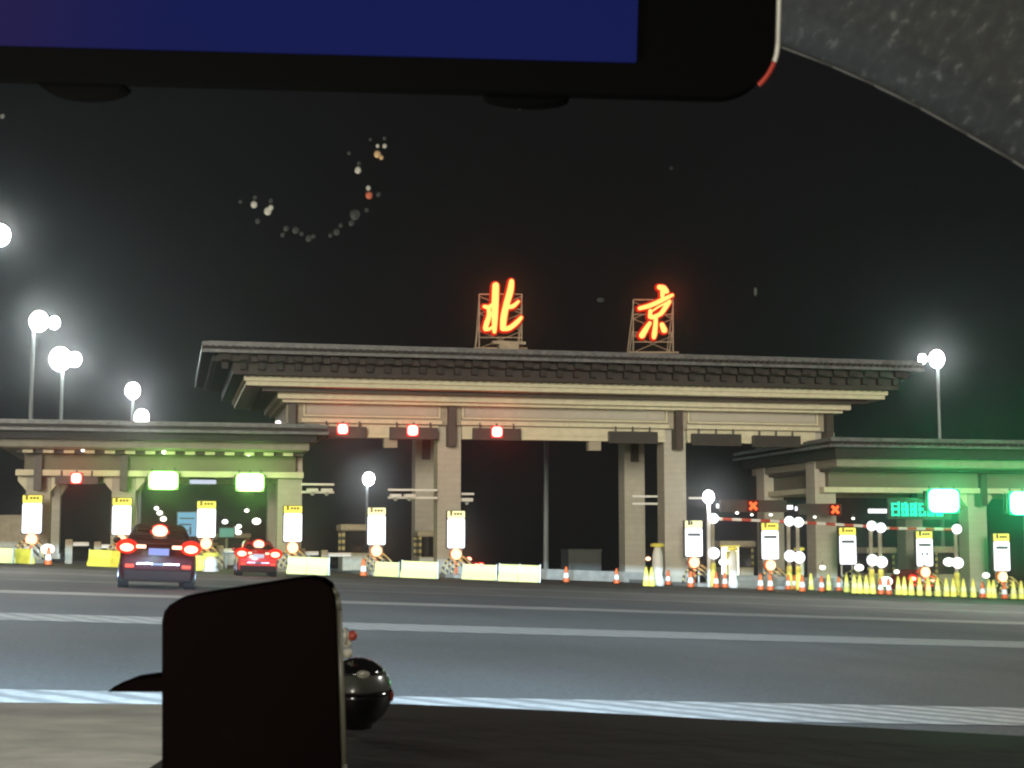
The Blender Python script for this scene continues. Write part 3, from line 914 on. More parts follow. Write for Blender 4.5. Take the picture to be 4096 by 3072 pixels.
limit_frame('striped height limit frame over the lane below the cyan sign', 1902, 1140, 1214, 2066, 1143, 1216)

# ------------------------------------------------------------------ toll booths, cabinets
def booth(label, dx, dyt, dyb, Y, wdt, m='booth', lit=None):
    p = U(dx, dyb, Y); g = gz(p.x, Y); h = U(dx, dyt, Y).z - g
    t = thing('toll_booth', (p.x, Y, g), label, 'toll booth')
    w2 = wdt / 2
    MB().box(-w2, w2, 0, 2.6, .2, h * .42, bev=.05).build('body', m, t)
    for x in (-w2 + .08, w2 - .08):
        for y in (.08, 2.52): MB().box(x - .08, x + .08, y - .08, y + .08, h * .42 + .003, h * .86).build('window_post', 'hazard_flat', t)
    MB().box(-w2 + .18, w2 - .18, .05, 2.5, h * .42 + .003, h * .86 - .003).build('window', lit or 'glass_dark', t)
    MB().box(-w2 - .15, w2 + .15, -.2, 2.8, h * .86, h, bev=.12).build('roof', m, t)
    return t
booth('striped yellow and black toll booth left of the pale header board', 776, 1132, 1232, 104.5, 2.3)
booth('narrow striped toll booth between the rear and front left columns of the central gate', 930, 1146, 1230, 105.5, 1.6)
booth('small toll booth behind the dark SUV, left of the blue screen', 400, 1150, 1225, 106, 2.2)
booth('toll booth just beyond the red car in the left side gate', 500, 1152, 1225, 112, 2.4)
booth('toll booth behind the ball lamp posts left of the corner column', 1594, 1168, 1248, 106, 2.5)
booth('toll booth with red striped pillar right of the board with symbols', 2052, 1180, 1262, 105.5, 2.2)
booth('toll booth in the dark lane left of the board with symbols', 1905, 1182, 1262, 108, 2.2)
def cabinet(name, label, cat, dx, dyt, dyb, Y, wdt, dep, m, m2=None):
    p = U(dx, dyb, Y); g = gz(p.x, Y); h = U(dx, dyt, Y).z - g
    t = thing(name, (p.x, Y, g), label, cat)
    MB().box(-wdt / 2, wdt / 2, 0, dep, 0, h, bev=.05).build('body', m, t)
    MB().box(-wdt / 2 - .06, wdt / 2 + .06, -.06, dep + .06, h + .003, h + .12).build('lid', m2 or m, t)
    MB().box(-wdt * .38, wdt * .38, -.03, -.003, h * .1, h * .9).build('door_panel', m2 or m, t)
    return t
cabinet('equipment_box', 'big dark grey equipment box on the low wall in the middle passage', 'equipment box', 1264, 1190, 1233, 118, 2.7, 2.4, 'box_grey', 'box_grey')
cabinet('site_container', 'pale site container left of the outermost left board', 'container', 20, 1116, 1200, 118, 4.6, 3, 'cream_dim', 'booth')
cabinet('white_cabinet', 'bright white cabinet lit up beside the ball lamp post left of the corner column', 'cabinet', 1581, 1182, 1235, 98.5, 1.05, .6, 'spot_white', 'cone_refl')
cabinet('yellow_cabinet', 'small yellow cabinet behind the white crash drum beside the SUV', 'cabinet', 441, 1205, 1238, 86, .9, .5, 'barrier_yellow', 'barrier_yellow')

# blue and green screens in the left gate
def screen(label, x0, x1, y0, y1, Y, m, marks=True):
    a = U(x0, y1, Y); d = U(x1, y0, Y); g = gz(a.x, Y)
    t = thing('lit_screen', ((a.x + d.x) / 2, Y, g), label, 'screen')
    hw = (d.x - a.x) / 2
    MB().box(-hw - .08, hw + .08, 0, .25, a.z - g - .08, d.z - g + .08, bev=.03).build('case', 'dark_box', t)
    MB().box(-hw, hw, -.04, -.003, a.z - g, d.z - g).build('display', m, t)
    if marks:
        b = MB(); h = d.z - a.z
        for k in range(3): b.box(-hw * .8, hw * (.8 - .3 * k), -.06, -.043, a.z - g + h * (.72 - .26 * k), a.z - g + h * (.78 - .26 * k))
        b.box(hw * .3, hw * .5, -.06, -.043, a.z - g + h * .05, a.z - g + h * .4)
        b.build('display_lines', 'mark_ink', t)
    MB().tube((0, .12, 0), (0, .12, a.z - g), .08).build('post', 'galv', t)
screen('light blue screen behind the dark SUV in the left side gate', 383, 424, 1107, 1158, 104, 'screen_blue')
screen('small green screen right of the blue one in the left side gate', 474, 506, 1141, 1160, 106, 'screen_green', False)

# small downlights
def spot(label, dx, dy, Y, r=.16, m='spot_white', up=.4, grp='small white spot lamps under the gates'):
    r *= .8
    p = U(dx, dy, Y)
    t = thing('spot_lamp', p, label, 'spot lamp', grp)
    MB().ball((0, 0, 0), r, (1.1, 1, .8), seg=10).build('bulb', m, t, smooth=True)
    MB().tube((0, .03, r * .8), (0, .03, r * .8 + up * .6), .03, n=6).build('stem', 'dark_box', t)
for lab, dx, dy, Y, r in (('tiny white spot lamp under the left gate eave above the red lane light', 179, 973, 101.0, .14),
                          ('white spot lamp under the left gate eave above the left green light', 355, 977, 101.0, .2),
                          ('white spot lamp under the left gate eave above the right green light', 537, 981, 101.0, .2),
                          ('white lamp hanging deep inside the lane right of the blue screen', 486, 1127, 108, .25),
                          ('upper small white lamp in the lane left of the red car', 506, 1144, 108, .3),
                          ('white lamp inside the lane above the red car', 554, 1126, 108, .36),
                          ('white lamp just left of the red car roof', 515, 1150, 107, .26),
                          ('small white lamp at the top left of the red car rear', 516, 1137, 107, .22),
                          ('dim upper lamp of the string above the dark SUV', 338, 1098, 107, .2),
                          ('middle lamp of the string above the dark SUV', 345, 1108, 107, .24),
                          ('lowest lamp of the string above the dark SUV', 353, 1121, 107, .26),
                          ('faint lamp high in the lane above the red car', 533, 1103, 109, .2),
                          ('white lamp on the left of the outer left column foot', 103, 1186, 98, .48),
                          ('pair lamp on the corner of the central beam left end', 601, 913, 102, .22),
                          ('round white lamp on the ground left of the ball lamp cabinet', 1563, 1214, 97, .36),
                          ('round white lamp at the foot of the corner column', 1777, 1226, 96, .24),
                          ('round white lamp right of the corner column board', 1856, 1226, 96, .36),
                          ('large white lamp low behind the yellow cones', 1914, 1256, 94, .5),
                          ('white lamp left of the board with symbols at ground level', 1937, 1235, 97, .22),
                          ('white paired lamp beside the last ball lamp, on its left', 2050, 1214, 96.5, .46),
                          ('white lamp behind the cones left of the rightmost board', 2130, 1243, 96, .3),
                          ('small white lamp above the lane left of the rightmost board', 2118, 1100, 104, .22),
                          ('tiny lamp above the striped bar left of the corner column', 1592, 1108, 98, .14),
                          ('tiny lamp on the striped bar under the left red cross', 1624, 1112, 98, .12),
                          ('tiny warm lamp over the bar before the rear column', 1665, 1112, 98, .14),
                          ('tiny lamp above the middle striped bar', 1760, 1117, 98, .13),
                          ('small lamp above the middle bar right of the corner column', 1843, 1120, 98, .13),
                          ('red marker lamp behind the tall white crash post', 1400, 1207, 97, .2)):
    spot(lab, dx, dy, Y, r, 'tail_core' if 'red marker' in lab else 'spot_white')

# fluorescent battens over the right lanes
for lab, x0, x1, y, Y in (('short white batten lamp right of the white lamp post', 1548, 1572, 1093, 101), ('white batten lamp left of the paired green arrows', 1690, 1712, 1096, 101),
                          ('white batten lamp above the second ball lamp pair', 1718, 1752, 1099, 101), ('long white batten lamp ending at the cyan sign', 1876, 1923, 1104, 101),
                          ('pale batten inside the left gate between the green lights', 410, 467, 1041, 108)):
    a, d = U(x0, y, Y), U(x1, y, Y)
    t = thing('batten_lamp', (a + d) / 2, lab, 'batten lamp')
    hw = (d.x - a.x) / 2
    MB().box(-hw, hw, -.1, .1, -.14, .14, bev=.03).build('tube', 'plate_white' if Y > 105 else 'board_white', t)
    MB().box(-hw, hw, -.12, .2, .143, .25).build('bracket', 'dark_box', t)

# ------------------------------------------------------------------ camera arms on columns and poles
def arm(label, x0, x1, y, Y, n=2, cams=1, left=False):
    a, d = U(x0, y, Y), U(x1, y, Y)
    t = thing('camera_arm', a, label, 'camera arm', 'white camera arms above the lanes')
    L = d.x - a.x
    b = MB()
    for k in range(n): b.box(0, L, -.06, .06, -k * .52 - .07, -k * .52 + .07)
    b.build('arm', 'white_paint', t)
    for k in range(cams):
        x = (L - .5 - k * .95) if not left else (.5 + k * .95)
        c_ = MB().box(x - .38, x + .38, -.35, .25, -.52, -.28, bev=.04).build('camera', 'white_paint', t)
        MB().ball((x, -.05, -.62), .15, seg=8).build('camera_dome', 'galv', c_, smooth=True)
arm('white camera arm sticking out right of the left side gate', 651, 722, 1046, 102.5, 2, 2)
arm('white camera arm reaching left from the left front column of the central gate', 838, 945, 1058, 102.4, 2, 2, True)
arm('short white camera arm right of the left front column of the central gate', 997, 1024, 1067, 102.4, 1, 1)
arm('double white rail between the two right columns of the central gate', 1366, 1434, 1072, 104.6, 2, 0)
arm('short white rail right of the central gate right column', 1488, 1520, 1076, 104.6, 1, 0)
# steel frame by the striped booth
for lab, x0, x1, y, Y in (('white barrier arm lowered in the leftmost lane', 150, 192, 1175, 101), ('white barrier arm in the lane left of the dark SUV', 212, 252, 1180, 101),
                          ('short white barrier arm right of the board beside the red car', 652, 688, 1195, 101), ('white barrier arm lowered left of the striped toll booth', 702, 758, 1198, 101),
                          ('white barrier arm lowered in the lane left of the red car', 476, 506, 1189, 101)):
    a, d = U(x0, y, Y), U(x1, y, Y)
    g = gz(a.x, Y)
    t = thing('barrier_gate', (a.x, Y, g), lab, 'barrier gate', 'lowered white barrier arms')
    L = d.x - a.x
    MB().box(.2, L, -.04, .04, a.z - g - .12, a.z - g + .12).build('arm', 'white_paint', t)
    MB().box(-.25, .2, -.2, .25, 0, a.z - g + .3, bev=.04).build('housing', 'booth', t)

# ------------------------------------------------------------------ street lamps
def street_lamp(label, heads, Y, pole_dx, rad, m='lamp_white', base_y=None, energy=0, pm='pole_grey', pr=.14):
    top = U(heads[0][0], heads[0][1], Y)
    px = U(pole_dx, heads[0][1] + 30, Y).x
    g = gz(px, Y) - .1
    t = thing('street_lamp', (px, Y, g), label, 'street lamp')
    zt = top.z - g
    MB().tube((0, 0, 0), (0, 0, zt + .1), pr * 1.5, pr, n=10).build('pole', pm, t)
    for i, (hx, hy, hr) in enumerate(heads):
        q = U(hx, hy, Y) - Vector((px, Y, g))
        hd = MB().ball((q.x, -.5, q.z), hr * .88, (1, .6, 1.15), seg=16).build('lamp_head', m, t, smooth=True)
        b = MB().tube((0, 0, zt), (q.x, -.1, q.z + hr * .5), .07, n=6)
        b.build('arm', pm, hd)
    if energy: lamp('lamp_light', (0, -2.2, zt), energy, (1, .95, .82), .8, t)
street_lamp('street lamp cut by the left edge, highest of all', [(3, 512, .6)], 88, -8, 0, energy=0)
street_lamp('twin headed street lamp high on the left, upper of the two big ones', [(85, 696, .80), (118, 699, .50)], 124, 72, 0)
street_lamp('twin headed street lamp on the left, larger and lower, just above the side gate roof', [(131, 777, .98), (162, 778, .62)], 132, 135, 0)
street_lamp('single street lamp just over the left side gate roof, upper of a small pair', [(287, 845, .82)], 160, 287, 0, 'lamp_far')
street_lamp('single street lamp touching the left side gate roof line, lower of a small pair', [(306, 902, .9)], 180, 306, 0, 'lamp_far')
street_lamp('twin headed street lamp at the right end of the central roof', [(2018, 777, .82), (1987, 777, .46)], 130, 2026, 0)
street_lamp('bare street lamp seen through the lane left of the central columns', [(795, 1035, .68)], 160, 793, 0, 'lamp_far', pr=.12)
street_lamp('lamp on a white post right of the central gate right column', [(1525, 1074, .42)], 96.5, 1531, 0, 'lamp_far', pm='white_paint', pr=.12)
# thin grey mast in the open passage
p = U(1179, 1228, 128); g = gz(p.x, 128)
t = thing('mast', (p.x, 128, g - .1), 'thin grey mast rising behind the central gate in the open passage', 'mast')
MB().tube((0, 0, 0), (.1, 0, 17), .24, .17, n=10).build('pole', 'pole_grey', t)
MB().box(-.3, .3, -.3, .3, 0, .5).build('base', 'concrete', t)

# low wall in the middle passage and stone wall to the right
def low_wall(label, dx0, dx1, Y, h, m='concrete', th=.5):
    a, d = U(dx0, 1240, Y), U(dx1, 1240, Y)
    t = thing('low_wall', (a.x, Y, gz(a.x, Y)), label, 'wall')
    L = d.x - a.x; dz = gz(d.x, Y) - gz(a.x, Y)
    MB().prism([(0, 0, -.1), (L, 0, dz - .1), (L, 0, dz + h), (0, 0, h)], (0, th, 0)).build('body', m, t)
    MB().prism([(-.03, -.06, h + .003), (L + .03, -.06, dz + h + .003), (L + .03, -.06, dz + h + .11), (-.03, -.06, h + .11)], (0, th + .12, 0)).build('coping', m, t)
low_wall('low pale concrete wall closing the middle passage', 1160, 1400, 112, .66)
mat('rubble_stone', (.22, .20, .16), .85, vary=.35, scale=2.5, brick=(.9, .35, .05))
low_wall('low rubble stone wall below the boards left of the corner column', 1560, 1800, 98, .75, 'rubble_stone')

# ------------------------------------------------------------------ cars
def sec(w_, z0, z1, y, n=5, r=.25):
    """rounded rectangle section in xz at depth y"""
    pts = []
    rr = min(r, w_ * .49, (z1 - z0) * .49)
    for cx, cz, a0 in ((w_ - rr, z0 + rr, -90), (w_ - rr, z1 - rr, 0), (-w_ + rr, z1 - rr, 90), (-w_ + rr, z0 + rr, 180)):
        for k in range(n):
            a = R(a0 + 90 * k / (n - 1)); pts.append(Vector((cx + rr * math.cos(a), y, cz + rr * math.sin(a))))
    return pts
def make_car(label, loc, paint, suv=True, width=.93, H=1.66, length=4.55, plate='plate_lit', rz=0, brake=1.0, cat='car', grp=None, name='car'):
    t = thing(name, loc, label, cat, grp, rz=rz, ry=.039)
    wd = width; cl = .20
    belt = H * .695
    body = MB().loft([sec(wd * .86, cl + .02, belt - .05, 0, r=.16), sec(wd * .96, cl, belt - .02, .10, r=.2), sec(wd, cl - .02, belt, .6, r=.2), sec(wd, cl - .02, belt, length - 1.3, r=.2),
                      sec(wd * .95, cl, belt - .14, length - .3, r=.22), sec(wd * .82, cl + .1, belt - .34, length, r=.2)]).build('body', paint, t, smooth=True)
    MB().loft([sec(wd * .86, belt - .12, belt + .06, .10, r=.06), sec(wd * .80, belt - .12, H - .18, .42 if suv else .95, r=.16), sec(wd * .74, belt - .12, H, .85 if suv else 1.5, r=.2),
               sec(wd * .74, belt - .12, H, 2.2, r=.2), sec(wd * .82, belt - .1, belt + .05, 3.3, r=.05)]).build('cabin', paint, t, smooth=True)
    # rear window lying on the sloped tail
    y0, y1 = (.13, .40) if suv else (.2, .92)
    MB().prism([(-wd * .70, y0, belt + .08), (wd * .70, y0, belt + .08), (wd * .60, y1 - .02, H - .22), (-wd * .60, y1 - .02, H - .22)], (0, -.05, .03)).build('rear_window', 'glass_dark', t)
    MB().box(-wd * .62, wd * .62, y1 - .16, y1 + .2, H - .16, H - .10, bev=.02).build('spoiler', paint, t)
    MB().box(-wd * .9, wd * .9, -.08, .16, cl - .02, cl + .28, bev=.06).build('bumper', paint if not suv else 'bumper_black', t)
    for s_ in (-1, 1):
        for yy in (.78, length - .85):
            wlo = MB().tube((s_ * (wd - .25), yy, .34), (s_ * (wd + .01), yy, .34), .345, n=24).build('wheel', 'rubber', t)
            MB().tube((s_ * (wd + .013), yy, .34), (s_ * (wd + .03), yy, .34), .21, n=14).build('rim', 'chrome', wlo)
        zc = belt - .11
        tl = MB().box(*sorted((s_ * wd * .62, s_ * wd * .97)), -.02, .2, zc - .11, zc + .11, bev=.05).build('tail_light', 'tail_red', t)
        MB().ball((s_ * wd * .84, -.05, zc - .01), .125 * brake, (1.35, .35, .8), seg=12).build('brake_bulb', 'tail_core', tl, smooth=True)
        MB().ball((s_ * wd * .84, .0, zc + .02), .20 * brake, (1.35, .3, .95), seg=14).build('lens', 'tail_red', tl, smooth=True)  # red halo round the bulb, built as a larger glowing ball
        MB().box(*sorted((s_ * wd * .34, s_ * wd * .60)), -.04, .1, zc - .02, zc + .07, bev=.02).build('tail_strip', 'tail_core', tl)
        MB().box(*sorted((s_ * wd * .62, s_ * wd * .86)), -.14, -.03, belt - .61, belt - .52, bev=.02).build('fog_reflector', 'fog_red', t)  # returned light of the reflector put in as its own red glow
        MB().ball((s_ * (wd + .10), 2.75, belt + .06), .13, (.9, .6, .7), seg=10).build('side_mirror', paint, t, smooth=True)
    MB().ball((0, y1 - .2, H - .18), .17 * brake, (1.1, .3, .85), seg=12).build('high_brake_light', 'tail_core', t, smooth=True)
    MB().ball((0, y1 - .12, H - .2), .23 * brake, (1.05, .3, .9), seg=12).build('high_light_lens', 'tail_red', t, smooth=True)  # halo of the high brake light, a glowing ball behind it
    pl = MB().box(-.25, .25, -.065, -.03, belt - .29, belt - .12, bev=.01).build('number_plate', plate, t)
    MB().box(-wd * .55, wd * .55, -.13, -.06, belt - .52, belt - .485).build('chrome_strip', 'chrome', t)
    MB().tube((-.14, -.12, belt - .51), (.14, -.12, belt - .51), .045, n=8).build('badge', 'chrome', t)
    for s_ in (-.75, .75): lamp('brake_glow', (s_, -.32, belt - .11), 9, (1, .05, .02), .1, t)
    lamp('brake_glow', (0, -.25, H - .2), 5, (1, .05, .02), .1, t)
    return t
def car_at(dx, dyb, Y):
    p = U(dx, dyb, Y); return Vector((p.x, Y, gz(p.x, Y)))
make_car('dark maroon SUV seen from behind with brake lights on, approaching the left side gate', car_at(338, 1272, 39.5), 'suv_paint', True, .93, 1.62, 4.6, rz=R(1.5))
make_car('small red hatchback with brake lights on stopped beyond the dark SUV', car_at(556, 1237, 70), 'red_paint', True, .88, 1.62, 4.0, 'plate_white', brake=1.25)
make_car('car hidden behind the island of the left column, only its red rear shows', car_at(1016, 1215, 108), 'red_paint', False, .88, 1.45, 4.4, 'plate_white')
make_car('car with red tail strip waiting beyond the white cabinet in the right lane', car_at(1596, 1240, 107), 'red_paint', False, .88, 1.45, 4.4, 'plate_white')
make_car('red glowing car behind the cones under the board with symbols', car_at(1992, 1262, 101), 'red_paint', True, .9, 1.7, 4.4, 'plate_white', brake=1.5)

# ------------------------------------------------------------------ own car: headlights light the plaza, cabin things in front
def headlight(name, loc, energy):
    d = bpy.data.lights.new(name, 'POINT'); d.energy = energy; d.color = (.52, .78, 1.0); d.shadow_soft_size = .06
    d.use_nodes = True
    nt = d.node_tree; L = nt.links.new
    e = nt.nodes['Emission']
    ge = nt.nodes.new('ShaderNodeNewGeometry')
    sp = nt.nodes.new('ShaderNodeSeparateXYZ')
    L(ge.outputs['Incoming'], sp.inputs[0])
    tz = nt.nodes.new('ShaderNodeMath'); tz.operation = 'MULTIPLY_ADD'; tz.inputs[1].default_value = .039   # the car leans with the cross fall of the road
    L(sp.outputs['X'], tz.inputs[0]); L(sp.outputs['Z'], tz.inputs[2])
    # elevation profile of a low beam: bright just under the cut off, weaker towards the road
    ri = nt.nodes.new('ShaderNodeValToRGB')
    mr = nt.nodes.new('ShaderNodeMapRange'); mr.inputs[1].default_value = -.12; mr.inputs[2].default_value = .02
    L(tz.outputs[0], mr.inputs[0]); L(mr.outputs[0], ri.inputs[0])
    el = ri.color_ramp.elements
    el[0].position = 0; el[0].color = (.065, .065, .065, 1)
    el[1].position = .87; el[1].color = (0, 0, 0, 1)
    a = el.new(.55); a.color = (.09, .09, .09, 1)
    a = el.new(.75); a.color = (.6, .6, .6, 1)
    a = el.new(.84); a.color = (1, 1, 1, 1)
    # forward sector only
    ry_ = nt.nodes.new('ShaderNodeMapRange'); ry_.inputs[1].default_value = .80; ry_.inputs[2].default_value = .93
    L(sp.outputs['Y'], ry_.inputs[0])
    mu = nt.nodes.new('ShaderNodeMath'); mu.operation = 'MULTIPLY'
    L(ri.outputs[0], mu.inputs[0]); L(ry_.outputs[0], mu.inputs[1]); L(mu.outputs[0], e.inputs['Strength'])
    o = bpy.data.objects.new(name, d); COL.objects.link(o); o.location = loc
    return o
HL = 420000
headlight('headlight_beam', (-1.3, 1.6, .62), HL)
headlight('headlight_beam', (.3, 1.7, .58), HL)

lamp('instrument_glow', K(-250, 1330, .40), 3.8, (1, .97, .85), .05)  # added point light that brightens dashboard and roof lining, no real source
# rear-view mirror with blue display
def cabin_frame(dx, dy, dist, roll):
    """empty at a point in the cabin, x to the right, y away, z up, rolled"""
    o = K(dx, dy, dist)
    ex = cr * math.cos(roll) - cu * math.sin(roll)
    ez = cr * math.sin(roll) + cu * math.cos(roll)
    m = Matrix((ex, cf, ez)).transposed().to_4x4(); m.translation = o
    return m
u = .5 * S / F                       # metres per displayed pixel at half a metre
t = thing('rear_view_mirror', (0, 0, 0), 'wide black rear-view mirror with a glowing dark blue display hanging above the windscreen view', 'rear-view mirror')
t.matrix_world = cabin_frame(1672, 212, .5, R(1.55))
Wm, Hm = 2080 * u, 640 * u
MB().prism(rrect(-Wm, 0, 0, Hm, 118 * u, 0), (0, .010, 0)).build('housing', 'mirror_glass', t)
MB().prism(rrect(-Wm + 60 * u, -300 * u, 68 * u, Hm - 60 * u, 3 * u, -.0015), (0, .0013, 0)).build('display', 'mirror_screen', t)
def rim_arc(a0, a1, z_to, m, nm):
    pts = []
    r = 118 * u
    for k in range(13):
        a = R(a0 + (a1 - a0) * k / 12); pts.append((-r + (r + 5 * u) * math.cos(a), .001, r + (r + 5 * u) * math.sin(a)))
    if z_to: pts.append((5 * u, .001, z_to))
    MB().path(pts, 6 * u, n=8).build(nm, m, t, smooth=True)
rim_arc(-18, 0, Hm - 118 * u, 'rim_silver', 'rim')
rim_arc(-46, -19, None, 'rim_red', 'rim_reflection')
for cx in (-1512, -535):
    b = MB()
    pts = [Vector((cx * u + 95 * u * math.cos(a), .006, 2 * u + (30 if cx < -1000 else 20) * u * math.sin(a))) for a in [-math.pi * k / 12 for k in range(13)]]
    b.prism(pts, (0, .012, 0))
    b.build('button', 'mirror_glass', t)

# headliner corner, top right
t = thing('roof_lining', (0, 0, 0), 'speckled grey fabric roof lining filling the top right corner', 'roof lining')
t.matrix_world = cabin_frame(1690, 98, .62, 0)
uu = .62 * S / F
edge = [(-260, -60), (0, 0), (110, 42), (200, 82), (300, 132), (400, 188), (500, 246), (560, 284), (700, 380)]
b = MB()
rows = []
for k in range(9):
    f = k / 8
    row = []
    for ex_, ey_ in edge:
        row.append(Vector((ex_ * uu, -.30 * f, (-ey_ + (260 + ey_) * f * 1.35) * uu)))
    rows.append(row)
vr = [[b.bm.verts.new(p_) for p_ in row] for row in rows]
for a, c in zip(vr, vr[1:]):
    for i in range(len(a) - 1): b.bm.faces.new((a[i], a[i + 1], c[i + 1], c[i]))
lin = b.build('fabric', 'headliner', t, smooth=True, flip=False)
sm = lin.modifiers.new('thick', 'SOLIDIFY'); sm.thickness = .002; sm.offset = -1
MB().path([Vector((ex_ * uu, .001, (-ey_ - 2) * uu)) for ex_, ey_ in edge], 3.4 * uu, n=8).build('edge_trim', 'liner_trim', t, smooth=True)

# dashboard
def dash(name, label, xs, m, thick, d_far, top_pts, d_near=.42, cat='dashboard'):
    b = MB()
    far = [K(x, y, d_far) for x, y in top_pts]
    zf = [p_ for p_ in far]
    rows = [zf]
    for k, f in enumerate((.15, .35, .6, .8, 1.0)):
        row = []
        for p_ in far:
            q = p_ - ch * (d_far - d_near) * f
            q.z = p_.z + .006 * math.sin(f * math.pi) - .01 * f
            row.append(q)
        rows.append(row)
    front = [p_ + ch * .03 - Vector((0, 0, .05)) for p_ in far]
    rows = [front] + rows + [[p_ - Vector((0, 0, .08)) for p_ in rows[-1]]]
    vr = [[b.bm.verts.new(p_) for p_ in row] for row in rows]
    for a, c in zip(vr, vr[1:]):
        for i in range(len(a) - 1): b.bm.faces.new((a[i], a[i + 1], c[i + 1], c[i]))
    o = b.build(name, m, None, smooth=True)
    return tag(o, label, cat)
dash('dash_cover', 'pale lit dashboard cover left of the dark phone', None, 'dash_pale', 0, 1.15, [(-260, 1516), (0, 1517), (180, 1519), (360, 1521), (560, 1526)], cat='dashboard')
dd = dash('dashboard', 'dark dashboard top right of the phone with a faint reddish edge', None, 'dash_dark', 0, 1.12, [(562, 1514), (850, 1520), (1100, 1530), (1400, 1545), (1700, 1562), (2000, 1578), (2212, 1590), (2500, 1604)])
# phone
t = thing('phone_holder', (0, 0, 0), 'black phone standing in a dashboard holder with slanted rounded top', 'phone')
t.matrix_world = cabin_frame(350, 1659, .60, 0)
u6 = .60 * S / F
pts = [(0, -120), (0, 280), (0, 318), (5, 338), (16, 352), (34, 362), (60, 369), (290, 406), (320, 409), (345, 404), (362, 392), (370, 372), (373, 340), (384, 0), (388, -120)]
MB().prism([Vector((x * u6, 0, z * u6)) for x, z in pts], (0, .012, 0)).build('body', 'phone_black', t)
rp = [(366, 385), (374, 366), (378, 335), (389, 0), (394, -120)]
MB().path([Vector((x * u6, .006, z * u6)) for x, z in rp], 7 * u6, n=8).build('edge_strip', 'phone_rim', t, smooth=True)
MB().prism([Vector((x * u6, .013, z * u6)) for x, z in [(-138, 150), (-118, 160), (-80, 175), (-40, 181), (10, 184), (60, 184), (60, 150)]], (0, .012, 0)).build('base', 'phone_black', t)

MB().path([Vector((394 * u6, .004, z * u6)) for z in (300, 262)], 4 * u6, n=8).build('side_button', 'phone_rim', t, smooth=True)

# perfume dome ornament with beads
t = thing('dash_ornament', (0, 0, 0), 'glossy black domed ornament with beads on the dashboard right of the phone', 'ornament')
t.matrix_world = cabin_frame(770, 1570, .92, R(1.5))
u9 = .92 * S / F
mat('gloss_black', (.010, .009, .009), .12, coat=1, spec=.7)
mat('ornament_grey', (.11, .11, .09), .3, coat=.5)
def sph(a0, a1, n=8, R_=75, cz=74):
    return [(max(.5, R_ * math.cos(R(a0 + (a1 - a0) * k / n))) * u9, (cz + R_ * math.sin(R(a0 + (a1 - a0) * k / n))) * u9) for k in range(n + 1)]
MB().lathe([(34 * u9, 0)] + sph(-62, 8), n=32).build('bowl', 'gloss_black', t, smooth=True)
MB().lathe(sph(8.5, 38), n=32).build('glass_band', 'ornament_grey', t, smooth=True)
MB().lathe(sph(38.5, 88), n=32).build('lid', 'gloss_black', t, smooth=True)
MB().ball((17 * u9, -58 * u9, 124 * u9), 10 * u9, (1.5, .4, .9), seg=10).build('highlight_stone', 'bead_white', t, smooth=True)  # white highlight on the lid, modelled as a pale blob
MB().ball((76 * u9, -14 * u9, 72 * u9), 8 * u9, (.5, .5, 1.6), seg=10).build('red_stone', 'bead_red', t, smooth=True)  # red reflection on the side of the bowl, modelled as a coloured blob
for (x, z, r, m) in ((-13, 198, 11, 'bead_red'), (-26, 198, 9, 'bead_white'), (-24, 181, 10, 'bead_white'), (-22, 160, 11, 'bead_white')):
    MB().ball((x * u9, -8 * u9, z * u9), r * u9, seg=10).build('bead', m, t, smooth=True)

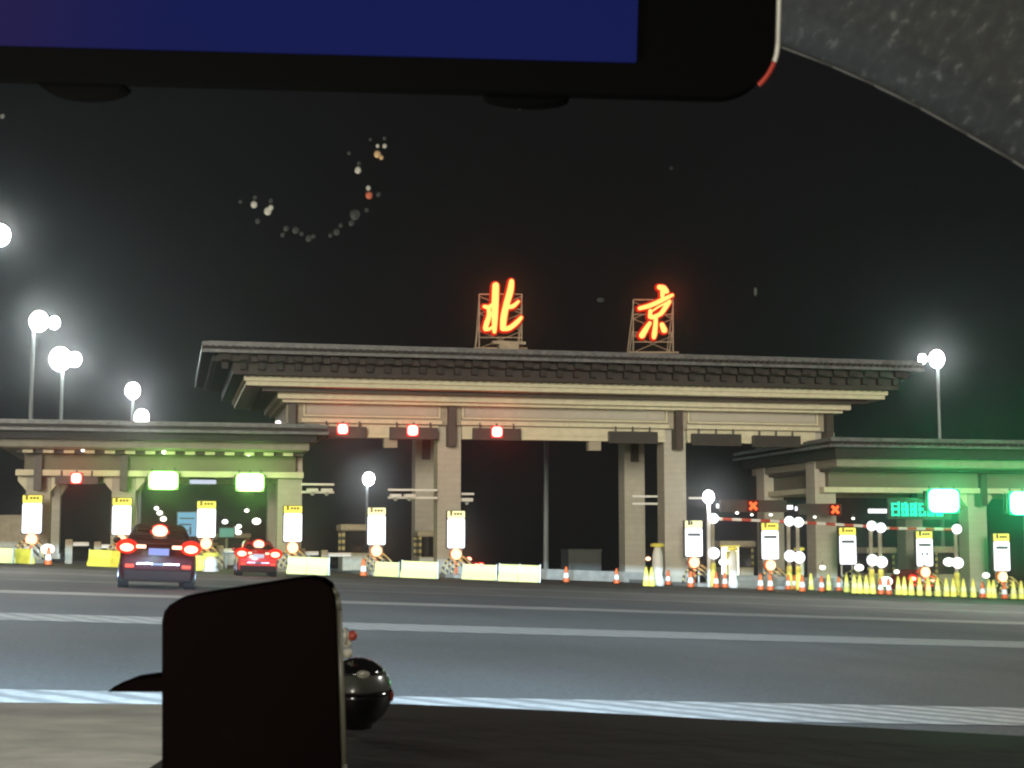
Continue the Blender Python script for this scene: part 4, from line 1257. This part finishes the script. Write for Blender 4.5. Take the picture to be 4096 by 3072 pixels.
# specks on the windscreen, glints painted into their colours
gp0, gp1 = K(1106, 170, .70), K(1106, 1600, 1.34)
gn = (gp1 - gp0).cross(cr).normalized()
def onglass(dx, dy):
    d = ray(dx, dy); return CAM + d * ((gp0 - CAM).dot(gn) / d.dot(gn))
t = thing('windscreen', (0, 0, 0), 'windscreen in front of the view with a ring of glue specks on it', 'windscreen')
u8 = .80 * S / F
fl = [(1590, 650, 15, 'warm'), (1607, 664, 9, 'warm'), (1621, 615, 9, 'white'), (1591, 615, 8, 'white'), (1561, 587, 7, 'dim'), (1620, 583, 8, 'dim'), (1508, 717, 14, 'white'), (1512, 688, 8, 'dim'),
      (1555, 823, 15, 'red'), (1552, 792, 10, 'white'), (1495, 905, 22, 'dim'), (1480, 940, 12, 'dim'), (1418, 978, 14, 'dim'), (1392, 992, 9, 'dim'), (1300, 1005, 14, 'dim'), (1245, 970, 15, 'dim'),
      (1205, 963, 12, 'dim'), (1190, 990, 10, 'dim'), (1070, 862, 14, 'white'), (1074, 832, 9, 'dim'), (1128, 890, 16, 'white'), (1141, 875, 11, 'white'), (1141, 846, 9, 'dim'), (1012, 850, 8, 'dim'),
      (1085, 932, 11, 'dim'), (1545, 885, 9, 'dim'), (1470, 645, 8, 'dim'), (1594, 820, 10, 'dim'), (10, 490, 10, 'dim'), (2190, 455, 9, 'dim'), (1320, 995, 9, 'dim'), (1270, 985, 9, 'dim'), (1435, 950, 9, 'dim')]
def glint_speck(dx, dy, rr, sx, sz, m):
    c = onglass(dx, dy); k = (c - CAM).length * S / F * rr
    MB().ball((0, 0, 0), k, (sx, .25, sz), seg=8).build('speck', m, t, smooth=True).location = c
for x, y, r, m in fl:
    glint_speck(x * .5127, y * .5127, r * .5, 1, 1.1, 'fleck_' + m)
for x, y, sx, sz, m in ((1632, 630, 3.5, 10, 'fleck_dim'), (1297, 648, 9, 5, 'fleck_dim'), (1450, 363, 4, 4, 'fleck_dim')):
    glint_speck(x, y, 1, sx, sz, m)
# the pane: surfaceless slab whose forward scatter is added to make halos round lamps
gm = bpy.data.materials.new('windscreen_glass'); gm.use_nodes = True
gt = gm.node_tree; gt.nodes.remove(gt.nodes['Principled BSDF'])
gv = gt.nodes.new('ShaderNodeVolumePrincipled')
gv.inputs['Density'].default_value = 5.5
gv.inputs['Anisotropy'].default_value = .99
gv.inputs['Color'].default_value = (1, 1, 1, 1)
gt.links.new(gv.outputs[0], gt.nodes['Material Output'].inputs['Volume'])
M['windscreen_glass'] = gm
gd = (gp1 - gp0).normalized()
quad = [gp0 - gd * .12 - cr * .75, gp0 - gd * .12 + cr * .75, gp1 + gd * .06 + cr * .95, gp1 + gd * .06 - cr * .95]
MB().prism([q + gn * .003 * (1 if gn.y > 0 else -1) for q in quad], gn * .005 * (1 if gn.y > 0 else -1)).build('glass', 'windscreen_glass', t)

# ------------------------------------------------------------------ haze
hz = bpy.data.materials.new('haze'); hz.use_nodes = True
nt = hz.node_tree
nt.nodes.remove(nt.nodes['Principled BSDF'])
pv = nt.nodes.new('ShaderNodeVolumePrincipled')
pv.inputs['Color'].default_value = (.80, .93, 1, 1)
pv.inputs['Density'].default_value = .00042
pv.inputs['Anisotropy'].default_value = .85
nt.links.new(pv.outputs[0], nt.nodes['Material Output'].inputs['Volume'])
M['haze'] = hz
h = MB().box(-95, 150, -45, 330, -12, 60).build('haze', 'haze')
tag(h, kind='stuff')
